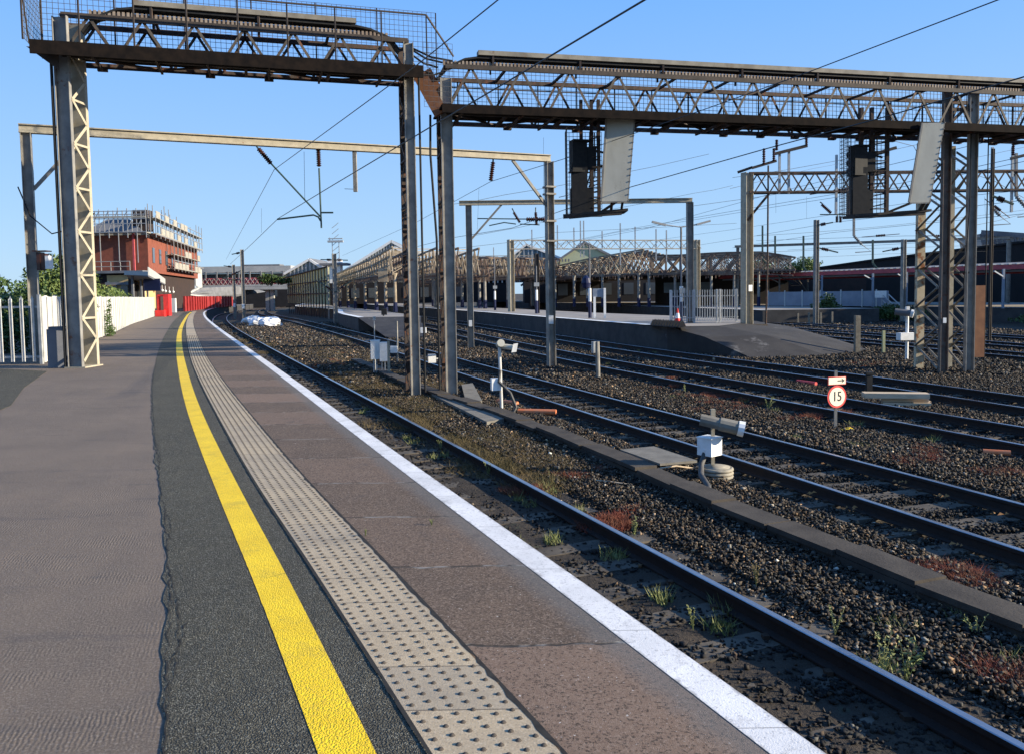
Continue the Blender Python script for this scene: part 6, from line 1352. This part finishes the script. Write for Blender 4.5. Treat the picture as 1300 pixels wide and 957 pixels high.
# island platform furniture
pa, pb = P(851.5, 411, 0), P(937, 409, 0); root = thing('palisade_fence', 'pale palisade fence across the end of the island platform', 'fence', tuple((pa + pb) / 2))
for x in (851.5, 881, 910, 914, 935): q = pa.lerp(pb, (x - 851.5) / 85.5); bars('post', 'galvw', root, [(q, q + Z * 1.62, .09)])
for z in (.25, 1.3): bars('rail', 'galv', root, [(pa + Z * z, pb + Z * z, .05)])
for i in range(27): q = pa.lerp(pb, (i + .5) / 27) + V(0, -.05, 0); bars('pale', 'galv', root, [(q + Z * .08, q + Z * 1.6, .04, .02)])
q = P(857.5, 411.5, 0) + V(0, -.5, 0); root = thing('traffic_cone', 'red and white traffic cone before the island palisade', 'traffic cone', tuple(q))
mb = MB(); mb.box(q + Z * .02, (.4, .4, .05)); mb.lathe(q + Z * .04, [(.15, 0), (.11, .25), (.062, .49), (.025, .71)], 12); mb.build('body', 'red', root); mb = MB(); mb.lathe(q + Z * .29, [(.116, 0), (.070, .24)], 12); mb.build('white_sleeve', 'white', root)
mb = MB(); qa, qb = P(829, 413.5, .0), P(864, 416, .0)
for i in range(11):
    for j in range(3):
        c = qa.lerp(qb, i / 10) + V(.1 * j, .22 * j, 0); h_ = .30; s_ = .12; mb.add([c + V(-s_, -s_, 0), c + V(s_, -s_, 0), c + V(s_, s_, 0), c + V(-s_, s_, 0), c + V(0, 0, h_)], [(0, 1, 4), (1, 2, 4), (2, 3, 4), (3, 0, 4)])
c = (qa + qb) / 2 + V(.1, .22, .01); mb.box(c, ((qb - qa).length + .3, .75, .04), math.atan2((qb - qa).y, (qb - qa).x)); solo(mb, 'anti_trespass_mat', 'black', 'black mat of pyramid spikes at the end of the island platform', 'spiked mat')
q = P(760, 404.5, 0); Y_ = q.y; root = thing('name_board', 'blank blue-grey platform board on two white posts', 'sign', tuple(q))
mb = MB(); pixbox(mb, 752.5, 366.5, 767, 377.5, Y_, .06); mb.build('board', 'bluegrey', root)
for (x0, x1, yt) in ((753.5, 756.2, 377), (766.5, 769, 366)): mb = MB(); pixbox(mb, x0, yt, x1, 404.5, Y_ - .03, .12); mb.build('post', 'white', root)
def lamp(xb, yb, yt, lab, heads, sign=None, m='bluep', zpl=0, w_=.05):
    q = P(xb, yb, zpl); Y_ = q.y; root = thing('platform_lamp', lab, 'lamp post', tuple(q), 'tall lamp posts on the island platforms'); zt = D(xb, yt, Y_).z
    mb = MB(); mb.tube([q + Z * 1.8, V(q.x, Y_, zt)], w_, 8); mb.build('pole', 'slate', root); mb = MB(); mb.tube([q, q + Z * 1.0], w_ * 2.1, 8); mb.build('pole_foot', m, root)
    mb = MB(); mb.tube([q + Z * 1.0, q + Z * 1.8], w_ * 1.9, 8); mb.build('pole_band', 'white', root)
    for sg in heads:
        mb = MB(); mb.tube([V(q.x, Y_, zt), V(q.x + sg * .9, Y_, zt + .15)], .03, 6); mb.bar(V(q.x + sg * .8, Y_, zt + .12), V(q.x + sg * 1.5, Y_, zt + .30), .2, .1); mb.build('lamp_head', 'paleroof', root)
    if sign: mb = MB(); pixbox(mb, *sign, Y_ - .1, .06); mb.build('sign_panel', 'paleroof', root)
lamp(865, 408, 289, 'tall lamp post with two spread heads by the island palisade', (-1, 1), (863.5, 366, 870, 373))
lamp(749, 404, 312, 'slim lamp post with dark blue foot left of the blank board', (), None)
q = D(744, 356, 44); mb = MB(); mb.lathe(q - Z * .5, [(.02, 0), (.2, .1), (.26, .35), (.2, .6), (.05, .75)], 12); solo(mb, 'blue_sign', 'bluep2' if 'bluep2' in M else 'bluep', 'dark blue rounded sign hanging by the lamp post left of the board', 'sign')
lamp(681.5, 398.5, 338, 'slim lamp post with two small square signs, left of the tall portal mast', (), (678, 359, 684.5, 364))
lamp(628.5, 394, 326, 'slim lamp post with one square sign between the portal masts', (), (626, 363, 631, 367))
# red barrier at the platform back
q = P(207, 402, 0); Y_ = q.y; root = thing('red_barrier', 'bright red barrier frame with a box at the far end of the white hoarding', 'barrier', tuple(q))
mb = MB(); pixbox(mb, 210, 374, 215.5, 401, Y_, .6); mb.build('upright', 'red', root); mb = MB(); pixbox(mb, 200, 394, 211, 402, Y_ - .3, .9); mb.build('box', 'red', root); mb = MB(); pixbox(mb, 200.5, 375, 202.5, 396, Y_, .3); pixbox(mb, 200.5, 374, 211, 377, Y_, .25); mb.build('frame', 'red', root)
mb = MB(); pixbox(mb, 216, 379, 223, 397, Y_ + 8, .3); solo(mb, 'white_panel', 'fencew', 'short white panel standing right of the red barrier', 'panel')
mb = MB(); q = D(193, 362, 80); mb.box(q + V(0, 0, 0), (1.6, .1, 1.2)); mb.tube([V(q.x - .8, q.y, 0), q + V(-.8, 0, .5)], .06, 6); solo(mb, 'blue_notice', 'bluep', 'dark blue notice beneath the grey platform canopy', 'notice')
for i, (x, y) in enumerate(((184, 365), (201, 368), (206, 369), (210, 370), (215, 371), (220, 371))):
    q = D(x, y, 95 + i * 4); mb = MB(); mb.lathe(q - Z * .15, [(.1, 0), (.2, .15), (.1, .3)], 8); mb.tube([q + Z * .1, q + Z * .7], .03, 5); solo(mb, 'globe_lamp', 'white', ['first', 'second', 'third', 'fourth', 'fifth', 'last'][i] + ' pale globe lamp under the grey platform canopy, counting from the left', 'lamp', 'globe lamps under the canopy')
# radio mast far away
q = D(427, 345, 170); mb = MB()
for d_ in (-.7, .7): mb.bar(V(q.x + d_, 170, 5), V(q.x + d_, 170, D(427, 308, 170).z), .14)
for k in range(9): z = 6 + k * 1.2; mb.bar(V(q.x - .7, 170, z), V(q.x + .7, 170, z + 1.1), .1)
mb.box((q.x, 170, D(427, 307, 170).z), (3.2, .8, .4)); mb.box((q.x, 170, D(427, 303.5, 170).z), (3.0, .4, .2)); mb.bar(V(q.x - 1.2, 170, D(427, 307, 170).z), V(q.x - 1.2, 170, D(427, 302, 170).z), .15); solo(mb, 'radio_mast', 'galv', 'faraway lattice radio mast with a small platform on top', 'mast')
q = D(424, 341, 130); root = thing('roof_cabin', 'small white cabin with flat dark roof behind the panelled wall', 'cabin', (q.x, 130, 3)); mb = MB(); mb.box((q.x, 131, (q.z + 3) / 2 + 1), (2.0, 2, q.z - 2.2)); mb.build('wall', 'white', root); mb = MB(); mb.box((q.x, 131, D(424, 336, 130).z), (4.4, 3, .35)); mb.build('roof', 'slate', root)
# ---- more overhead equipment at the upper right
for (x, yt, yb, Yd, lab) in ((968, 287, 330, 78, 'thin upright left of the farthest beam portal, over the dark wall'), (984, 300, 345, 78, 'second thin upright over the dark wall'), (1020, 300, 340, 76, 'thin upright above the pale tree at right'), (1108, 305, 335, 74, 'thin upright right of the pale trees')):
    mb = MB(); mb.bar(D(x, yb, Yd), D(x, yt, Yd), .14); mb.insul(D(x, yb, Yd), D(x + 5, yb + 6, Yd), .12, 5); mb.tube([D(x + 5, yb + 6, Yd), D(x + 22, yb + 16, Yd), D(x + 6, yb + 16, Yd)], .05, 5); solo(mb, 'wire_bracket', 'green', lab, 'wire support', 'distant wire supports')
for (p, q, Yd, lab) in (((1058, 243), (1078, 240), 44, 'long horizontal insulator left of the right signal cage'), ((1112, 300), (1124, 299), 60, 'small horizontal insulator beneath the right signal cage'), ((1185, 300), (1200, 300), 55, 'insulator seen through the left tower column'), ((735, 245), (752, 241), 60, 'distant insulator between the mid signal cage and the portal mast'), ((1262, 262), (1270, 268), 45, 'slanting insulator right of the lattice tower')):
    mb = MB(); a, b = D(*p, Yd), D(*q, Yd); mb.insul(a, b, .10, 6); mb.tube([a - (b - a) * 1.5, a], .025, 5); mb.tube([b, b + (b - a) * 1.5], .025, 5); solo(mb, 'strain_insulator', 'insul', lab, 'insulator', 'strain insulators in the overhead wires')
for i, (L_, Yd, lab) in enumerate((([(940, 322), (1060, 317), (1180, 314), (1300, 310)], 70, 'thin wire just under the farthest beam portal'), ([(700, 296), (820, 290), (935, 284)], 66, 'thin wire above the distant lattice portal, left part'), ([(1215, 215), (1262, 230), (1300, 252)], 40, 'curved slack wire right of the lattice tower'), ([(1098, 185), (1130, 178), (1160, 186), (1170, 205)], 30, 'short looped wire by the right signal board'), ([(560, 318), (640, 309), (700, 300)], 60, 'thin wire above the grey-brown canopy between the portals'))):
    wire([D(x, y, Yd + 3 * j) for j, (x, y) in enumerate(L_)], lab, .013)
for i, (L_, Yd, lab) in enumerate((([(930, 226), (1060, 205), (1200, 176), (1340, 142)], 42, 'rising thin wire just above the ramp lattice beam'), ([(880, 262), (1040, 238), (1200, 208), (1340, 178)], 46, 'rising thin wire through the ramp lattice beam'), ([(960, 300), (1120, 288), (1340, 262)], 58, 'gently rising wire halfway down the right-hand sky'), ([(960, 329), (1120, 323), (1340, 316)], 72, 'faint wire skimming the top of the dark right-hand wall'), ([(560, 262), (640, 248), (760, 226), (900, 196)], 40, 'thin wire rising behind the mid-gantry signal'), ([(600, 300), (720, 276), (880, 246), (930, 236)], 50, 'thin wire passing under the mid signal cage'), ([(1230, 288), (1300, 272), (1340, 262)], 44, 'thin wire at the right margin below the lattice beam'))):
    wire([D(x, y, Yd + 3 * j) for j, (x, y) in enumerate(L_)], lab, .011, .05)
for (x, yt, yb, Yd, w_, lab) in ((1084, 205, 300, 52, .12, 'slim post behind the right signal cage'), (1258, 236, 262, 45, .12, 'short hanging post right of the lattice tower'), (1290, 195, 250, 42, .12, 'short hanging post at the right margin'), (1003, 325, 350, 82, .2, 'stubby post on the canopy end beside the ramp mast'), (948, 318, 345, 80, .14, 'stubby post left of the ramp mast top of canopy')):
    mb = MB(); mb.bar(D(x, yb, Yd), D(x, yt, Yd), w_); mb.insul(D(x, yb, Yd) + V(0, 0, .0), D(x, yb, Yd) + V(.5, 0, -.55), .11, 6); mb.tube([D(x, yb, Yd) + V(.5, 0, -.55), D(x, yb, Yd) + V(1.1, 0, -1.0), D(x, yb, Yd) + V(.1, 0, -1.05)], .03, 5); solo(mb, 'drop_post', 'steelg', lab, 'wire support', 'distant wire supports')
